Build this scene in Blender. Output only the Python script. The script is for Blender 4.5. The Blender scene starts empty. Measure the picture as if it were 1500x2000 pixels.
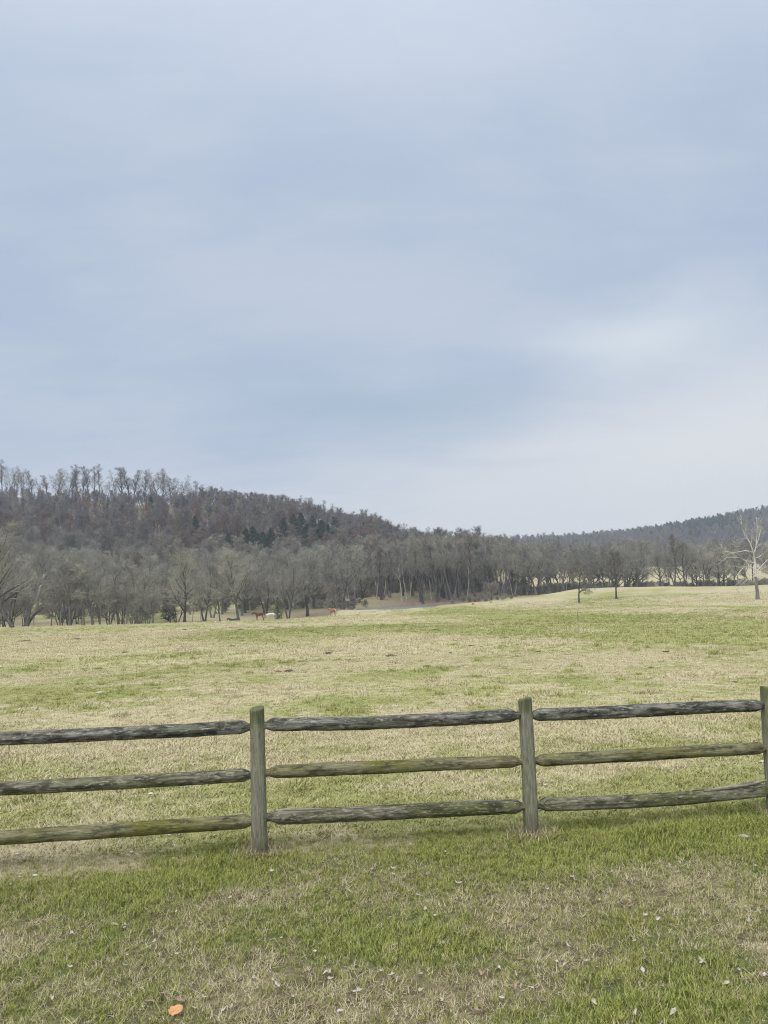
import bpy, math, random
import numpy as np
from mathutils import Vector, Matrix, Euler

sc = bpy.context.scene
COL = sc.collection
PI = math.pi
R = math.radians

# ------------------------------------------------------------------ camera
F = 1511.0                       # focal length in pixels of the 1500x2000 photograph
CAM_H = 1.7
PITCH = math.atan(162.0 / F)
ROLL = R(2.1)
_f = np.array([0, math.cos(PITCH), math.sin(PITCH)])
_r0 = np.array([1.0, 0, 0])
_u0 = np.array([0, -math.sin(PITCH), math.cos(PITCH)])
_r = math.cos(ROLL) * _r0 - math.sin(ROLL) * _u0
_u = math.sin(ROLL) * _r0 + math.cos(ROLL) * _u0
cam_d = bpy.data.cameras.new('camera')
cam = bpy.data.objects.new('camera', cam_d)
COL.objects.link(cam)
cam.matrix_world = Matrix(((_r[0], _u[0], -_f[0], 0), (_r[1], _u[1], -_f[1], 0),
                           (_r[2], _u[2], -_f[2], CAM_H), (0, 0, 0, 1)))
cam_d.sensor_fit = 'VERTICAL'
cam_d.sensor_height = 24
cam_d.lens = 24 * F / 2000.0
cam_d.clip_start = 0.1
cam_d.clip_end = 6000
sc.camera = cam

# ------------------------------------------------------------------ sky and sun
SUN_EL, SUN_AZ = R(58), R(215)          # azimuth clockwise from +Y: behind the camera, to the left
world = bpy.data.worlds.new('World')
sc.world = world
world.use_nodes = True


class NT:
    """small helper for node trees"""
    def __init__(s, nt):
        s.nt = nt
        nt.nodes.clear()

    def n(s, t, **kw):
        nd = s.nt.nodes.new(t)
        for k, v in kw.items():
            setattr(nd, k, v)
        return nd

    def put(s, sock, v):
        if v is None:
            return
        if isinstance(v, bpy.types.NodeSocket):
            s.nt.links.new(v, sock)
        else:
            sock.default_value = v

    def math(s, op, a, b=None, c=None, clamp=False):
        m = s.n('ShaderNodeMath', operation=op)
        m.use_clamp = clamp
        s.put(m.inputs[0], a)
        s.put(m.inputs[1], b)
        s.put(m.inputs[2], c)
        return m.outputs[0]

    def vmath(s, op, a, b=None):
        m = s.n('ShaderNodeVectorMath', operation=op)
        s.put(m.inputs[0], a)
        s.put(m.inputs[1], b)
        return m.outputs['Value'] if op in ('LENGTH', 'DISTANCE', 'DOT_PRODUCT') else m.outputs[0]

    def noise(s, vec, scale, detail=3, rough=0.5, dist=0.0):
        m = s.n('ShaderNodeTexNoise')
        s.put(m.inputs['Vector'], vec)
        m.inputs['Scale'].default_value = scale
        m.inputs['Detail'].default_value = detail
        m.inputs['Roughness'].default_value = rough
        m.inputs['Distortion'].default_value = dist
        return m.outputs['Fac']

    def ramp(s, fac, a, b, lo=0.0, hi=1.0):
        m = s.n('ShaderNodeMapRange')
        m.interpolation_type = 'SMOOTHSTEP'
        s.put(m.inputs['Value'], fac)
        m.inputs['From Min'].default_value = a
        m.inputs['From Max'].default_value = b
        m.inputs['To Min'].default_value = lo
        m.inputs['To Max'].default_value = hi
        return m.outputs['Result']

    def mix(s, fac, a, b, mode='MIX'):
        m = s.n('ShaderNodeMix', data_type='RGBA', blend_type=mode)
        s.put(m.inputs[0], fac)
        for i, v in ((6, a), (7, b)):
            if isinstance(v, tuple) and len(v) == 3:
                v = v + (1,)
            s.put(m.inputs[i], v)
        return m.outputs[2]

    def scalev(s, vec, sc_):
        m = s.n('ShaderNodeMapping')
        s.put(m.inputs['Vector'], vec)
        m.inputs['Scale'].default_value = sc_
        return m.outputs[0]


def dir_of(px, py):
    v = _f + _r * (px - 750) / F - _u * (py - 1000) / F
    return v / np.linalg.norm(v)


def build_world():
    t = NT(world.node_tree)
    out = t.n('ShaderNodeOutputWorld')
    bg = t.n('ShaderNodeBackground')
    sky = t.n('ShaderNodeTexSky', sky_type='NISHITA')
    sky.sun_disc = False
    sky.sun_elevation = SUN_EL
    sky.sun_rotation = SUN_AZ
    sky.air_density = 1.0
    sky.dust_density = 2.0
    tc = t.n('ShaderNodeTexCoord')
    d = tc.outputs['Generated']
    sep = t.n('ShaderNodeSeparateXYZ')
    t.put(sep.inputs[0], d)
    z = t.math('MAXIMUM', sep.outputs[2], 0.0)
    zz = t.math('ADD', z, 0.22)
    comb = t.n('ShaderNodeCombineXYZ')
    t.put(comb.inputs[0], t.math('DIVIDE', sep.outputs[0], zz))
    t.put(comb.inputs[1], t.math('DIVIDE', sep.outputs[1], zz))
    flat = comb.outputs[0]
    warp = t.n('ShaderNodeTexNoise')
    t.put(warp.inputs['Vector'], t.scalev(d, (2.2, 2.2, 4.0)))
    warp.inputs['Scale'].default_value = 1.6
    warp.inputs['Detail'].default_value = 4
    wv = t.vmath('SUBTRACT', warp.outputs['Color'], (0.5, 0.5, 0.5))
    wv = t.vmath('MULTIPLY', wv, (0.22, 0.22, 0.14))
    dw = t.vmath('ADD', d, wv)
    n1 = t.noise(t.scalev(flat, (0.75, 1.0, 1)), 1.3, 5, 0.5, 0.6)
    n2 = t.noise(t.scalev(flat, (0.6, 1.6, 1)), 3.0, 5, 0.55, 0.4)
    n3 = t.noise(t.scalev(t.vmath('ADD', flat, wv), (0.9, 2.2, 1)), 5.5, 4, 0.6, 0.5)
    cl = t.math('ADD', t.math('MULTIPLY', n1, 0.5), t.math('ADD', t.math('MULTIPLY', n2, 0.35), t.math('MULTIPLY', n3, 0.15)))
    cl = t.ramp(cl, 0.36, 0.64)
    # stratus: blue grey underside, paler where it thins
    col = t.mix(t.math('MULTIPLY', cl, 0.62), (0.40, 0.483, 0.632), (0.55, 0.612, 0.705))

    def lobe(px, py, sx, sz):
        """soft cloud bank round one direction of the sky"""
        c = dir_of(px, py)
        v = t.vmath('SUBTRACT', dw, tuple(c))
        v = t.vmath('MULTIPLY', v, (1 / sx, 1 / sx, 1 / sz))
        L = t.vmath('LENGTH', v)
        return t.ramp(L, 1.0, 0.0)
    col = t.mix(t.math('MULTIPLY', lobe(800, 800, 0.36, 0.085), 0.62), col, (0.33, 0.445, 0.565))
    col = t.mix(t.math('MULTIPLY', lobe(1270, 630, 0.24, 0.07), 1.0), col, (0.66, 0.715, 0.77))
    col = t.mix(t.math('MULTIPLY', lobe(720, 600, 0.30, 0.10), 0.6), col, (0.53, 0.595, 0.69))
    col = t.mix(t.math('MULTIPLY', lobe(1560, 760, 0.30, 0.15), 0.6), col, (0.60, 0.66, 0.73))
    # pale band low over the horizon, towards where the cloud sheet ends (all round that side)
    low = t.ramp(sep.outputs[2], 0.30, 0.05)
    side = t.ramp(t.math('ADD', sep.outputs[0], t.math('MULTIPLY', t.math('SUBTRACT', n2, 0.5), 0.25)), -0.25, 0.45)
    low2 = t.ramp(t.math('SUBTRACT', sep.outputs[2], t.math('MULTIPLY', side, 0.10)), 0.21, 0.06)
    col = t.mix(t.math('MULTIPLY', t.math('MULTIPLY', low2, t.math('ADD', 0.6, t.math('MULTIPLY', side, 0.4))), 1.0),
                col, (0.745, 0.755, 0.775))
    # overcast brighter overhead, raised out of view to add light on the ground
    top = t.ramp(sep.outputs[2], 0.45, 1.0)
    col = t.mix(t.math('MULTIPLY', top, 0.8), col, (1.05, 1.12, 1.2))
    skyc = t.mix(1.0, sky.outputs[0], (0.10, 0.10, 0.10), 'MULTIPLY')
    col = t.mix(0.93, skyc, col)
    t.put(bg.inputs['Color'], col)
    bg.inputs['Strength'].default_value = 0.67
    t.nt.links.new(bg.outputs[0], out.inputs['Surface'])


build_world()
sun_d = bpy.data.lights.new('sun', 'SUN')
sun_d.energy = 2.0
sun_d.angle = R(70)
sun_d.color = (1.0, 0.95, 0.86)
sun = bpy.data.objects.new('sun', sun_d)
COL.objects.link(sun)
_sd = Vector((math.sin(SUN_AZ) * math.cos(SUN_EL), math.cos(SUN_AZ) * math.cos(SUN_EL), math.sin(SUN_EL)))
sun.rotation_euler = _sd.to_track_quat('Z', 'Y').to_euler()
sun.location = (0, -5, 30)

sc.view_settings.view_transform = 'Standard'
sc.view_settings.look = 'None'
sc.view_settings.gamma = 1
sc.view_settings.use_curve_mapping = False
sc.view_settings.exposure = 0.75
sc.render.engine = 'CYCLES'
sc.cycles.use_denoising = True
sc.cycles.use_adaptive_sampling = False
sc.cycles.sampling_pattern = 'BLUE_NOISE'
sc.cycles.filter_width = 1.15
sc.cycles.denoising_prefilter = 'NONE'
sc.cycles.max_bounces = 5
sc.cycles.volume_bounces = 0
sc.cycles.diffuse_bounces = 3


# ------------------------------------------------------------------ helpers
def link(name, me, parent=None, mats=(), kind=None):
    o = bpy.data.objects.new(name, me)
    COL.objects.link(o)
    if parent:
        o.parent = parent
    if me is not None and mats:
        me.materials.clear()
        for m in mats:
            me.materials.append(m)
    if kind:
        o['kind'] = kind
    return o


def tag(o, label, cat, group=None):
    o['label'] = label
    o['category'] = cat
    if group:
        o['group'] = group
    return o


def empty(name, loc, rz=0.0, s=1.0):
    o = bpy.data.objects.new(name, None)
    COL.objects.link(o)
    o.location = loc
    o.rotation_euler = (0, 0, rz)
    o.scale = (s, s, s)
    o.empty_display_size = 0.2
    return o


def mesh(name, v, f, smooth=True):
    me = bpy.data.meshes.new(name)
    me.from_pydata([tuple(p) for p in v], [], f)
    if smooth:
        me.polygons.foreach_set('use_smooth', [True] * len(me.polygons))
    me.update()
    return me


def hash2(i, j, seed):
    h = (i.astype(np.int64) * 374761393 + j.astype(np.int64) * 668265263 + seed * 982451653) & 0xFFFFFFFF
    h = ((h ^ (h >> 13)) * 1274126177) & 0xFFFFFFFF
    h = (h ^ (h >> 16)) & 0xFFFFFFFF
    return h / 4294967295.0


def vnoise(x, y, seed=0):
    x = np.asarray(x, float)
    y = np.asarray(y, float)
    i = np.floor(x)
    j = np.floor(y)
    fx = x - i
    fy = y - j
    fx = fx * fx * (3 - 2 * fx)
    fy = fy * fy * (3 - 2 * fy)
    a = hash2(i, j, seed)
    b = hash2(i + 1, j, seed)
    c = hash2(i, j + 1, seed)
    d = hash2(i + 1, j + 1, seed)
    return (a * (1 - fx) + b * fx) * (1 - fy) + (c * (1 - fx) + d * fx) * fy


def fbm(x, y, seed=0, oct=4):
    s = 0
    a = 0.5
    t = 0
    for k in range(oct):
        s = s + a * vnoise(x * 2 ** k + 17.3 * k, y * 2 ** k - 9.1 * k, seed + k)
        t += a
        a *= 0.5
    return s / t


def sstep(a, b, x):
    t = np.clip((x - a) / (b - a), 0, 1)
    return t * t * (3 - 2 * t)


# ------------------------------------------------------------------ terrain
POND = (2.5, 193.0, 10.0, 25.0)       # centre x, y and radii
WATER_Z = -1.62


def terrain(X, Y):
    X = np.asarray(X, float)
    Y = np.asarray(Y, float)
    Yp = np.maximum(Y, 0)
    z = -0.012 * np.maximum(Yp - 8, 0) * (1 - 0.0 * X)
    z = np.maximum(z, -1.65)
    # left and middle: slopes a little more before the rim of the hollow
    z = z - 0.65 * np.exp(-((X + 26) / 32) ** 2) * sstep(90, 150, Y)
    # right: swells up behind the two lone trees
    rise = np.interp(X, [-12, 8, 19, 30, 50, 68, 100, 160], [0, .45, .95, 1.6, 2.8, 2.9, 2.3, 2.0])
    z = z + rise * sstep(118, 208, Y)
    # rim, hollow behind it, then the valley side
    rim = np.interp(X, [-160, -80, -30, -12, 0, 10, 22, 32, 52, 75, 140], [138, 140, 146, 152, 156, 160, 168, 180, 206, 216, 216])
    past = np.maximum(Y - rim, 0)
    z = z - 1.3 * sstep(0, 22, past) * np.maximum(sstep(4, -25, X), .8 * sstep(30, 50, X))
    left = sstep(20, -20, X)
    z = z + (5.2 * sstep(18, 118, past)) * left + (1.0 - left) * (2.6 * sstep(50, 110, past))
    z = z + (1.0 - left) * 9.5 * sstep(75, 230, past) * sstep(15, 60, X)
    # near hill on the left
    H = np.interp(X, [-520, -330, -223, -164, -104, -45, 0, 27, 60, 105, 160], [50, 63, 64.5, 58.5, 54.5, 45, 30, 18, 6, 1, 0])
    z = z + H * sstep(225, 455, Y) * (1 - 0.35 * sstep(520, 900, Y))
    # far ridge
    H2 = np.interp(X, [-200, 0, 120, 200, 310, 400, 500, 650, 900], [34, 40, 43, 44, 48, 60, 74, 86, 93])
    z = z + H2 * sstep(520, 1010, Y) * sstep(-120, 60, X) * (1 - 0.3 * sstep(1100, 1900, Y))
    # pond basin
    e = np.sqrt(((X - POND[0] - 0.06 * (Y - POND[1])) / POND[2]) ** 2 + ((Y - POND[1]) / POND[3]) ** 2)
    e = e + 0.22 * (fbm(X * 0.12, Y * 0.12, 71, 3) - 0.5)
    ring = sstep(1.7, 1.35, e)
    z = z * (1 - ring) + np.maximum(z, WATER_Z + .14) * ring
    k = sstep(1.12, 0.85, e)
    z = z * (1 - k) + (-2.5) * k
    # relief
    far = sstep(4, 60, Y)
    z = z + (fbm(X * .035, Y * .035, 5, 3) - .5) * 0.9 * sstep(25, 120, Y) * (1 + 5 * sstep(240, 420, Y))
    z = z + (fbm(X * .45, Y * .45, 6, 3) - .5) * (0.05 + 0.16 * far)
    z = z + (fbm(X * 3.1, Y * 3.1, 7, 2) - .5) * 0.035
    return z


def tz(x, y):
    return float(terrain(np.array([x]), np.array([y]))[0])


def hit(px, py, maxd=400.0):
    d = dir_of(px, py)
    ts = np.concatenate([np.linspace(1.5, 30, 400), np.linspace(30, maxd, 1500)[1:]])
    P = np.array([0, 0, CAM_H]) + ts[:, None] * d
    g = P[:, 2] - terrain(P[:, 0], P[:, 1])
    k = np.where(g < 0)[0]
    if len(k) == 0:
        return None
    k = k[0]
    a = g[k - 1] / (g[k - 1] - g[k] + 1e-9)
    p = P[k - 1] * (1 - a) + P[k] * a
    return np.array([p[0], p[1], tz(p[0], p[1])])


def at_depth(px, Y, py=1165):
    d = dir_of(px, py)
    x = d[0] / d[1] * Y
    return np.array([x, Y, tz(x, Y)])


def px_of(P):
    d = np.asarray(P, float) - np.array([0, 0, CAM_H])
    w = d @ _f
    return 750 + F * (d @ _r) / w, 1000 - F * (d @ _u) / w


# ------------------------------------------------------------------ where the grass is green, dry or bare
def plane_hit(px, py):
    d = dir_of(px, py)
    t = -CAM_H / min(d[2] + 0.0065, -1e-3)
    return d[0] * t, d[1] * t


_patch = []
for px, py, rx, ry, a in [
    # lawn this side of the fence
    (1130, 1775, 260, 45, -.55), (1370, 1715, 160, 35, -.45), (60, 1850, 120, 60, -.5), (430, 1790, 80, 30, -.5),
    (250, 1930, 180, 50, -.35), (560, 1770, 80, 40, -.3), (1300, 1850, 120, 30, -.25), (1180, 1880, 130, 30, -.4),
    (1000, 1830, 140, 40, .2), (230, 1760, 220, 50, .4), (1400, 1650, 220, 30, .6), (960, 1695, 240, 30, .45),
    (850, 1880, 260, 60, .3), (1420, 1920, 120, 60, .35), (1220, 1995, 120, 26, .9), (700, 1790, 180, 40, .25),
    (440, 1700, 180, 30, .3), (60, 1670, 260, 45, -.2), (700, 1985, 140, 25, -.3), (1050, 1945, 90, 30, -.35),
    # pasture
    (120, 1350, 190, 32, .55), (480, 1293, 90, 8, .6), (270, 1280, 90, 8, .35), (640, 1385, 130, 22, .6),
    (760, 1320, 180, 14, .5), (430, 1390, 70, 14, .35), (560, 1230, 190, 9, .9), (940, 1190, 190, 16, .6),
    (1130, 1196, 260, 10, .5), (1410, 1178, 150, 12, .8), (1200, 1335, 60, 10, .35), (940, 1375, 40, 10, .4),
    (1330, 1250, 80, 6, .5), (1000, 1232, 140, 8, .45), (1330, 1560, 230, 35, .35), (800, 1600, 500, 45, .35),
    (620, 1480, 220, 30, .15), (330, 1560, 240, 40, .25), (900, 1430, 220, 30, -.3), (1250, 1400, 300, 40, -.3),
    (350, 1450, 300, 25, -.3), (1200, 1505, 160, 25, -.4), (200, 1240, 300, 12, -.5), (600, 1330, 100, 14, -.3),
    (1250, 1290, 300, 25, -.25), (700, 1270, 250, 18, -.3), (1330, 1158, 200, 8, -.6), (500, 1420, 160, 20, -.3),
]:
    cx, cy = plane_hit(px, py)
    x1, _ = plane_hit(px + rx, py)
    _, y1 = plane_hit(px, py - ry)
    _, y0 = plane_hit(px, py + ry)
    _patch.append((cx, cy, max(abs(x1 - cx), .1), max((y1 - y0) / 2, .1), a))


def fence_y(X):
    return 5.42 + 0.16 * X


def greenness(X, Y):
    """0 = dry straw, 1 = green"""
    X = np.asarray(X, float)
    Y = np.asarray(Y, float)
    lawn = sstep(0.5, -0.1, Y - fence_y(X) - 0.15)
    wx = X + 1.2 * (fbm(X * .5, Y * .5, 31, 3) - .5) * sstep(2, 20, Y) * 2
    wy = Y + 1.2 * (fbm(X * .5, Y * .5, 37, 3) - .5) * sstep(2, 20, Y) * 3
    g = 0.425 + 0.12 * lawn + .10 * sstep(5.5, 6.2, Y) * sstep(13, 8, Y)
    far = sstep(10, 60, Y)
    g = g + 1.05 * (fbm(X * 1.7, Y * 1.7, 11, 3) - .5) * (1 - .6 * far) + .9 * (fbm(X * .33, Y * .28, 12, 4) - .5)
    g = g + 1.1 * (fbm(X * .07, Y * .055, 13, 3) - .5) * far
    for cx, cy, rx, ry, a in _patch:
        g = g + a * (.55 if cy < 6 else 1.0) * np.exp(-(((wx - cx) / rx) ** 2 + ((wy - cy) / ry) ** 2))
    return np.clip(g, 0, 1)


def litter_mask(X, Y):
    """leaf covered woodland floor"""
    rim = np.interp(X, [-160, -80, -30, -12, 0, 10, 22, 32, 52, 75, 140], [138, 140, 146, 152, 156, 160, 168, 180, 206, 216, 216])
    past = Y - rim
    hill = sstep(232, 262, Y + 18 * (fbm(X * .05, Y * .05, 41, 3) - .5)) * sstep(60, 20, X)
    far = sstep(430, 480, Y)
    grove = np.exp(-((X - 22) / 30) ** 4) * sstep(14, 24, past) * sstep(110, 60, past)
    bank = sstep(20, 34, past) * sstep(95, 60, past) * np.exp(-((X + 18) / 20) ** 2) * 0.7
    edge = sstep(2, 8, past) * sstep(30, 20, past) * sstep(25, 45, X)
    return np.clip(np.maximum.reduce([hill, far, grove, bank, edge]), 0, 1)


def graded(start, fine_to, step, end, growth):
    a = list(np.arange(start, fine_to, step))
    s = step
    while a[-1] < end:
        s *= growth
        a.append(a[-1] + s)
    return a


def build_ground():
    xr = graded(0, 5.5, 0.06, 1300, 1.055)
    xs = np.array([-v for v in reversed(xr[1:])] + xr)
    yr = graded(2.2, 9.0, 0.06, 1450, 1.032)
    ys = np.array(list(np.linspace(-400, -8, 12)) + list(np.linspace(-6, 2.1, 24)) + yr)
    XX, YY = np.meshgrid(xs, ys)
    ZZ = terrain(XX, YY)
    nx, ny = len(xs), len(ys)
    co = np.stack([XX, YY, ZZ], -1).reshape(-1, 3).astype(np.float32)
    idx = np.arange(nx * ny).reshape(ny, nx)
    q = np.stack([idx[:-1, :-1], idx[:-1, 1:], idx[1:, 1:], idx[1:, :-1]], -1).reshape(-1)
    me = bpy.data.meshes.new('ground')
    me.vertices.add(nx * ny)
    me.vertices.foreach_set('co', co.ravel())
    nf = len(q) // 4
    me.loops.add(nf * 4)
    me.loops.foreach_set('vertex_index', q.astype(np.int32))
    me.polygons.add(nf)
    me.polygons.foreach_set('loop_start', np.arange(0, nf * 4, 4, dtype=np.int32))
    me.polygons.foreach_set('use_smooth', np.ones(nf, dtype=bool))
    me.update(calc_edges=True)
    X = co[:, 0].astype(float)
    Y = co[:, 1].astype(float)
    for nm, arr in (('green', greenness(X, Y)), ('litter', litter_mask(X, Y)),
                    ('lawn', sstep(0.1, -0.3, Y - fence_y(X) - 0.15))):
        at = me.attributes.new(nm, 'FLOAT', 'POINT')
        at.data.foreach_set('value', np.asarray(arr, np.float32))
    return me


def principled(name):
    m = bpy.data.materials.new(name)
    m.use_nodes = True
    t = NT(m.node_tree)
    out = t.n('ShaderNodeOutputMaterial')
    b = t.n('ShaderNodeBsdfPrincipled')
    b.inputs['Roughness'].default_value = 0.85
    b.inputs['Specular IOR Level'].default_value = 0.25
    t.nt.links.new(b.outputs[0], out.inputs['Surface'])
    return m, t, b


def attr(t, name):
    a = t.n('ShaderNodeAttribute')
    a.attribute_name = name
    return a.outputs['Fac']


def bump(t, b, h, dist, strength=1.0):
    n = t.n('ShaderNodeBump')
    n.inputs['Distance'].default_value = dist
    n.inputs['Strength'].default_value = strength
    t.put(n.inputs['Height'], h)
    t.nt.links.new(n.outputs[0], b.inputs['Normal'])


def ground_material():
    m, t, b = principled('pasture')
    geo = t.n('ShaderNodeNewGeometry')
    p = geo.outputs['Position']
    fine = t.noise(p, 28, 4, 0.65)
    mid = t.noise(p, 5.5, 4, 0.6)
    big = t.noise(p, 0.9, 4, 0.55)
    huge = t.noise(t.scalev(p, (1, .8, 1)), 0.12, 4, 0.55)
    g = t.math('ADD', attr(t, 'green'), t.math('MULTIPLY', t.math('SUBTRACT', mid, 0.5), 0.9))
    g = t.math('ADD', g, t.math('MULTIPLY', t.math('SUBTRACT', big, 0.5), 0.8))
    gm = t.ramp(g, 0.34, 0.86)
    straw = t.mix(t.ramp(mid, .35, .65), (.52, .46, .31), (.36, .30, .19))
    straw = t.mix(t.ramp(huge, .4, .65), straw, (.45, .42, .24))
    grn = t.mix(t.ramp(big, .35, .65), (.25, .265, .09), (.33, .33, .135))
    past = t.mix(gm, straw, grn)
    # tussocks and bare flecks
    past = t.mix(t.math('MULTIPLY', t.ramp(t.noise(p, 2.1, 5, .7), .58, .70), .55), past, (.17, .145, .085))
    shaded_soil = t.mix(t.ramp(fine, .3, .7), (.07, .058, .036), (.17, .145, .085))
    lg = t.mix(gm, t.mix(t.ramp(mid, .4, .7), shaded_soil, (.22, .19, .115)), t.mix(t.ramp(fine, .3, .7), (.05, .07, .02), (.13, .15, .05)))  # lawn ground, earth and green, darkened: shade between blades put into the colour
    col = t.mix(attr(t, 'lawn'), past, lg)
    lit = t.mix(t.ramp(big, .35, .65), (.20, .155, .11), (.13, .10, .075))
    col = t.mix(attr(t, 'litter'), col, lit)
    col = t.mix(1.0, col, t.mix(fine, (.78, .78, .78), (1.18, 1.18, 1.18)), 'MULTIPLY')
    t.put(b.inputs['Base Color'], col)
    b.inputs['Roughness'].default_value = 0.95
    b.inputs['Specular IOR Level'].default_value = 0.1
    bump(t, b, t.math('ADD', t.math('MULTIPLY', fine, .3), mid), 0.05, 0.7)
    return m


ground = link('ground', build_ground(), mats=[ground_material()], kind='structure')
ground['label'] = 'dry straw and green pasture running to the wooded hills'


def water_material():
    m, t, b = principled('pond_water')
    geo = t.n('ShaderNodeNewGeometry')
    b.inputs['Base Color'].default_value = (.16, .17, .165, 1)
    b.inputs['Roughness'].default_value = 0.5
    b.inputs['Specular IOR Level'].default_value = 0.5
    bump(t, b, t.noise(geo.outputs['Position'], 2.2, 3), 0.06, 0.6)
    return m


def build_water():
    v = [(0, 0, 0)]
    n = 48
    for i in range(n):
        a = 2 * PI * i / n
        v.append((POND[2] * 1.22 * math.cos(a) + .06 * POND[3] * 1.22 * math.sin(a), POND[3] * 1.22 * math.sin(a), 0))
    f = [(0, 1 + i, 1 + (i + 1) % n) for i in range(n)]
    o = link('pond', mesh('pond', v, f, False), mats=[water_material()], kind='structure')
    o.location = (POND[0], POND[1], WATER_Z)
    o['label'] = 'small still pond below the grove'


build_water()


# ------------------------------------------------------------------ stuff made of instances
def stuff(name, pts, rots, scales, idx, protos, label):
    """one object: points carrying instances of the prototype meshes"""
    me = bpy.data.meshes.new(name)
    n = len(pts)
    me.vertices.add(n)
    me.vertices.foreach_set('co', np.asarray(pts, np.float32).ravel())
    a = me.attributes.new('rot', 'FLOAT_VECTOR', 'POINT')
    a.data.foreach_set('vector', np.asarray(rots, np.float32).ravel())
    a = me.attributes.new('size', 'FLOAT_VECTOR', 'POINT')
    sc_ = np.asarray(scales, np.float32)
    if sc_.ndim == 1:
        sc_ = np.stack([sc_] * 3, -1)
    a.data.foreach_set('vector', sc_.ravel())
    a = me.attributes.new('which', 'INT', 'POINT')
    a.data.foreach_set('value', np.asarray(idx, np.int32))
    o = link(name, me, kind='stuff')
    o['label'] = label
    coll = bpy.data.collections.new(name + '_kinds')
    for i, (pm, mats) in enumerate(protos):
        po = bpy.data.objects.new('%s_kind_%02d' % (name, i), pm)
        if mats:
            pm.materials.clear()
            for m in mats:
                pm.materials.append(m)
        coll.objects.link(po)
    ng = bpy.data.node_groups.new(name, 'GeometryNodeTree')
    ng.interface.new_socket('Geometry', in_out='INPUT', socket_type='NodeSocketGeometry')
    ng.interface.new_socket('Geometry', in_out='OUTPUT', socket_type='NodeSocketGeometry')
    gi = ng.nodes.new('NodeGroupInput')
    go = ng.nodes.new('NodeGroupOutput')
    iop = ng.nodes.new('GeometryNodeInstanceOnPoints')
    ci = ng.nodes.new('GeometryNodeCollectionInfo')
    ci.inputs['Collection'].default_value = coll
    ci.inputs['Separate Children'].default_value = True
    ci.inputs['Reset Children'].default_value = True

    def na(nm, typ):
        q = ng.nodes.new('GeometryNodeInputNamedAttribute')
        q.data_type = typ
        q.inputs['Name'].default_value = nm
        return [s for s in q.outputs if s.enabled and s.name == 'Attribute'][0]
    L = ng.links.new
    L(gi.outputs[0], iop.inputs['Points'])
    L(ci.outputs[0], iop.inputs['Instance'])
    iop.inputs['Pick Instance'].default_value = True
    L(na('which', 'INT'), iop.inputs['Instance Index'])
    e2r = ng.nodes.new('FunctionNodeEulerToRotation')
    L(na('rot', 'FLOAT_VECTOR'), e2r.inputs[0])
    L(e2r.outputs[0], iop.inputs['Rotation'])
    L(na('size', 'FLOAT_VECTOR'), iop.inputs['Scale'])
    L(iop.outputs[0], go.inputs[0])
    md = o.modifiers.new('instances', 'NODES')
    md.node_group = ng
    return o


# ------------------------------------------------------------------ trees
class Geo:
    def __init__(s):
        s.v = []
        s.f = []

    def tube(s, pts, rads, sides, cap=True):
        n = len(pts)
        base = len(s.v)
        ref = Vector((0.31, 0.17, 0.93))
        for i in range(n):
            d = (pts[min(i + 1, n - 1)] - pts[max(i - 1, 0)])
            if d.length < 1e-6:
                d = Vector((0, 0, 1))
            d.normalize()
            a = d.cross(ref)
            if a.length < 0.05:
                a = d.cross(Vector((1, 0, 0)))
            a.normalize()
            b = d.cross(a)
            for k in range(sides):
                t = 2 * PI * k / sides
                s.v.append(pts[i] + (a * math.cos(t) + b * math.sin(t)) * rads[i])
        for i in range(n - 1):
            for k in range(sides):
                p = base + i * sides + k
                q = base + i * sides + (k + 1) % sides
                s.f.append((p, q, q + sides, p + sides))
        if cap:
            s.v.append(pts[-1] + (pts[-1] - pts[-2]).normalized() * rads[-1])
            c = len(s.v) - 1
            for k in range(sides):
                s.f.append((base + (n - 1) * sides + k, base + (n - 1) * sides + (k + 1) % sides, c))

    def spike(s, p, d, L, r, rnd):
        """twig: a thin three sided cone"""
        a = d.cross(Vector((rnd.uniform(-1, 1), rnd.uniform(-1, 1), rnd.uniform(-1, 1))))
        if a.length < 1e-4:
            a = Vector((1, 0, 0))
        a.normalize()
        b = d.cross(a)
        n = len(s.v)
        s.v += [p + a * r, p + (-a * .5 + b * .87) * r, p + (-a * .5 - b * .87) * r, p + d * L]
        s.f += [(n, n + 1, n + 3), (n + 1, n + 2, n + 3), (n + 2, n, n + 3)]

    def leaf(s, p, sz, rnd):
        a = Vector((rnd.gauss(0, 1), rnd.gauss(0, 1), rnd.gauss(0, 1))).normalized()
        b = a.cross(Vector((rnd.gauss(0, 1), rnd.gauss(0, 1), rnd.gauss(0, 1)))).normalized()
        n = len(s.v)
        s.v += [p - a * sz, p + b * sz * .6, p + a * sz, p - b * sz * .6]
        s.f.append((n, n + 1, n + 2, n + 3))


def wander(p, d, L, n, rnd, w, up):
    pts = [p.copy()]
    d = d.normalized()
    for i in range(n):
        d = (d + Vector((rnd.gauss(0, w), rnd.gauss(0, w), rnd.gauss(0, w) + up))).normalized()
        pts.append(pts[-1] + d * (L / n))
    return pts


def off_axis(d, ang, az):
    a = d.cross(Vector((0, 0, 1)))
    if a.length < 1e-3:
        a = Vector((1, 0, 0))
    a.normalize()
    b = d.cross(a)
    return (d * math.cos(ang) + (a * math.cos(az) + b * math.sin(az)) * math.sin(ang)).normalized()


def along(pts, t):
    q = t * (len(pts) - 1)
    i = min(int(q), len(pts) - 2)
    return pts[i].lerp(pts[i + 1], q - i), (pts[i + 1] - pts[i]).normalized()


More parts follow.
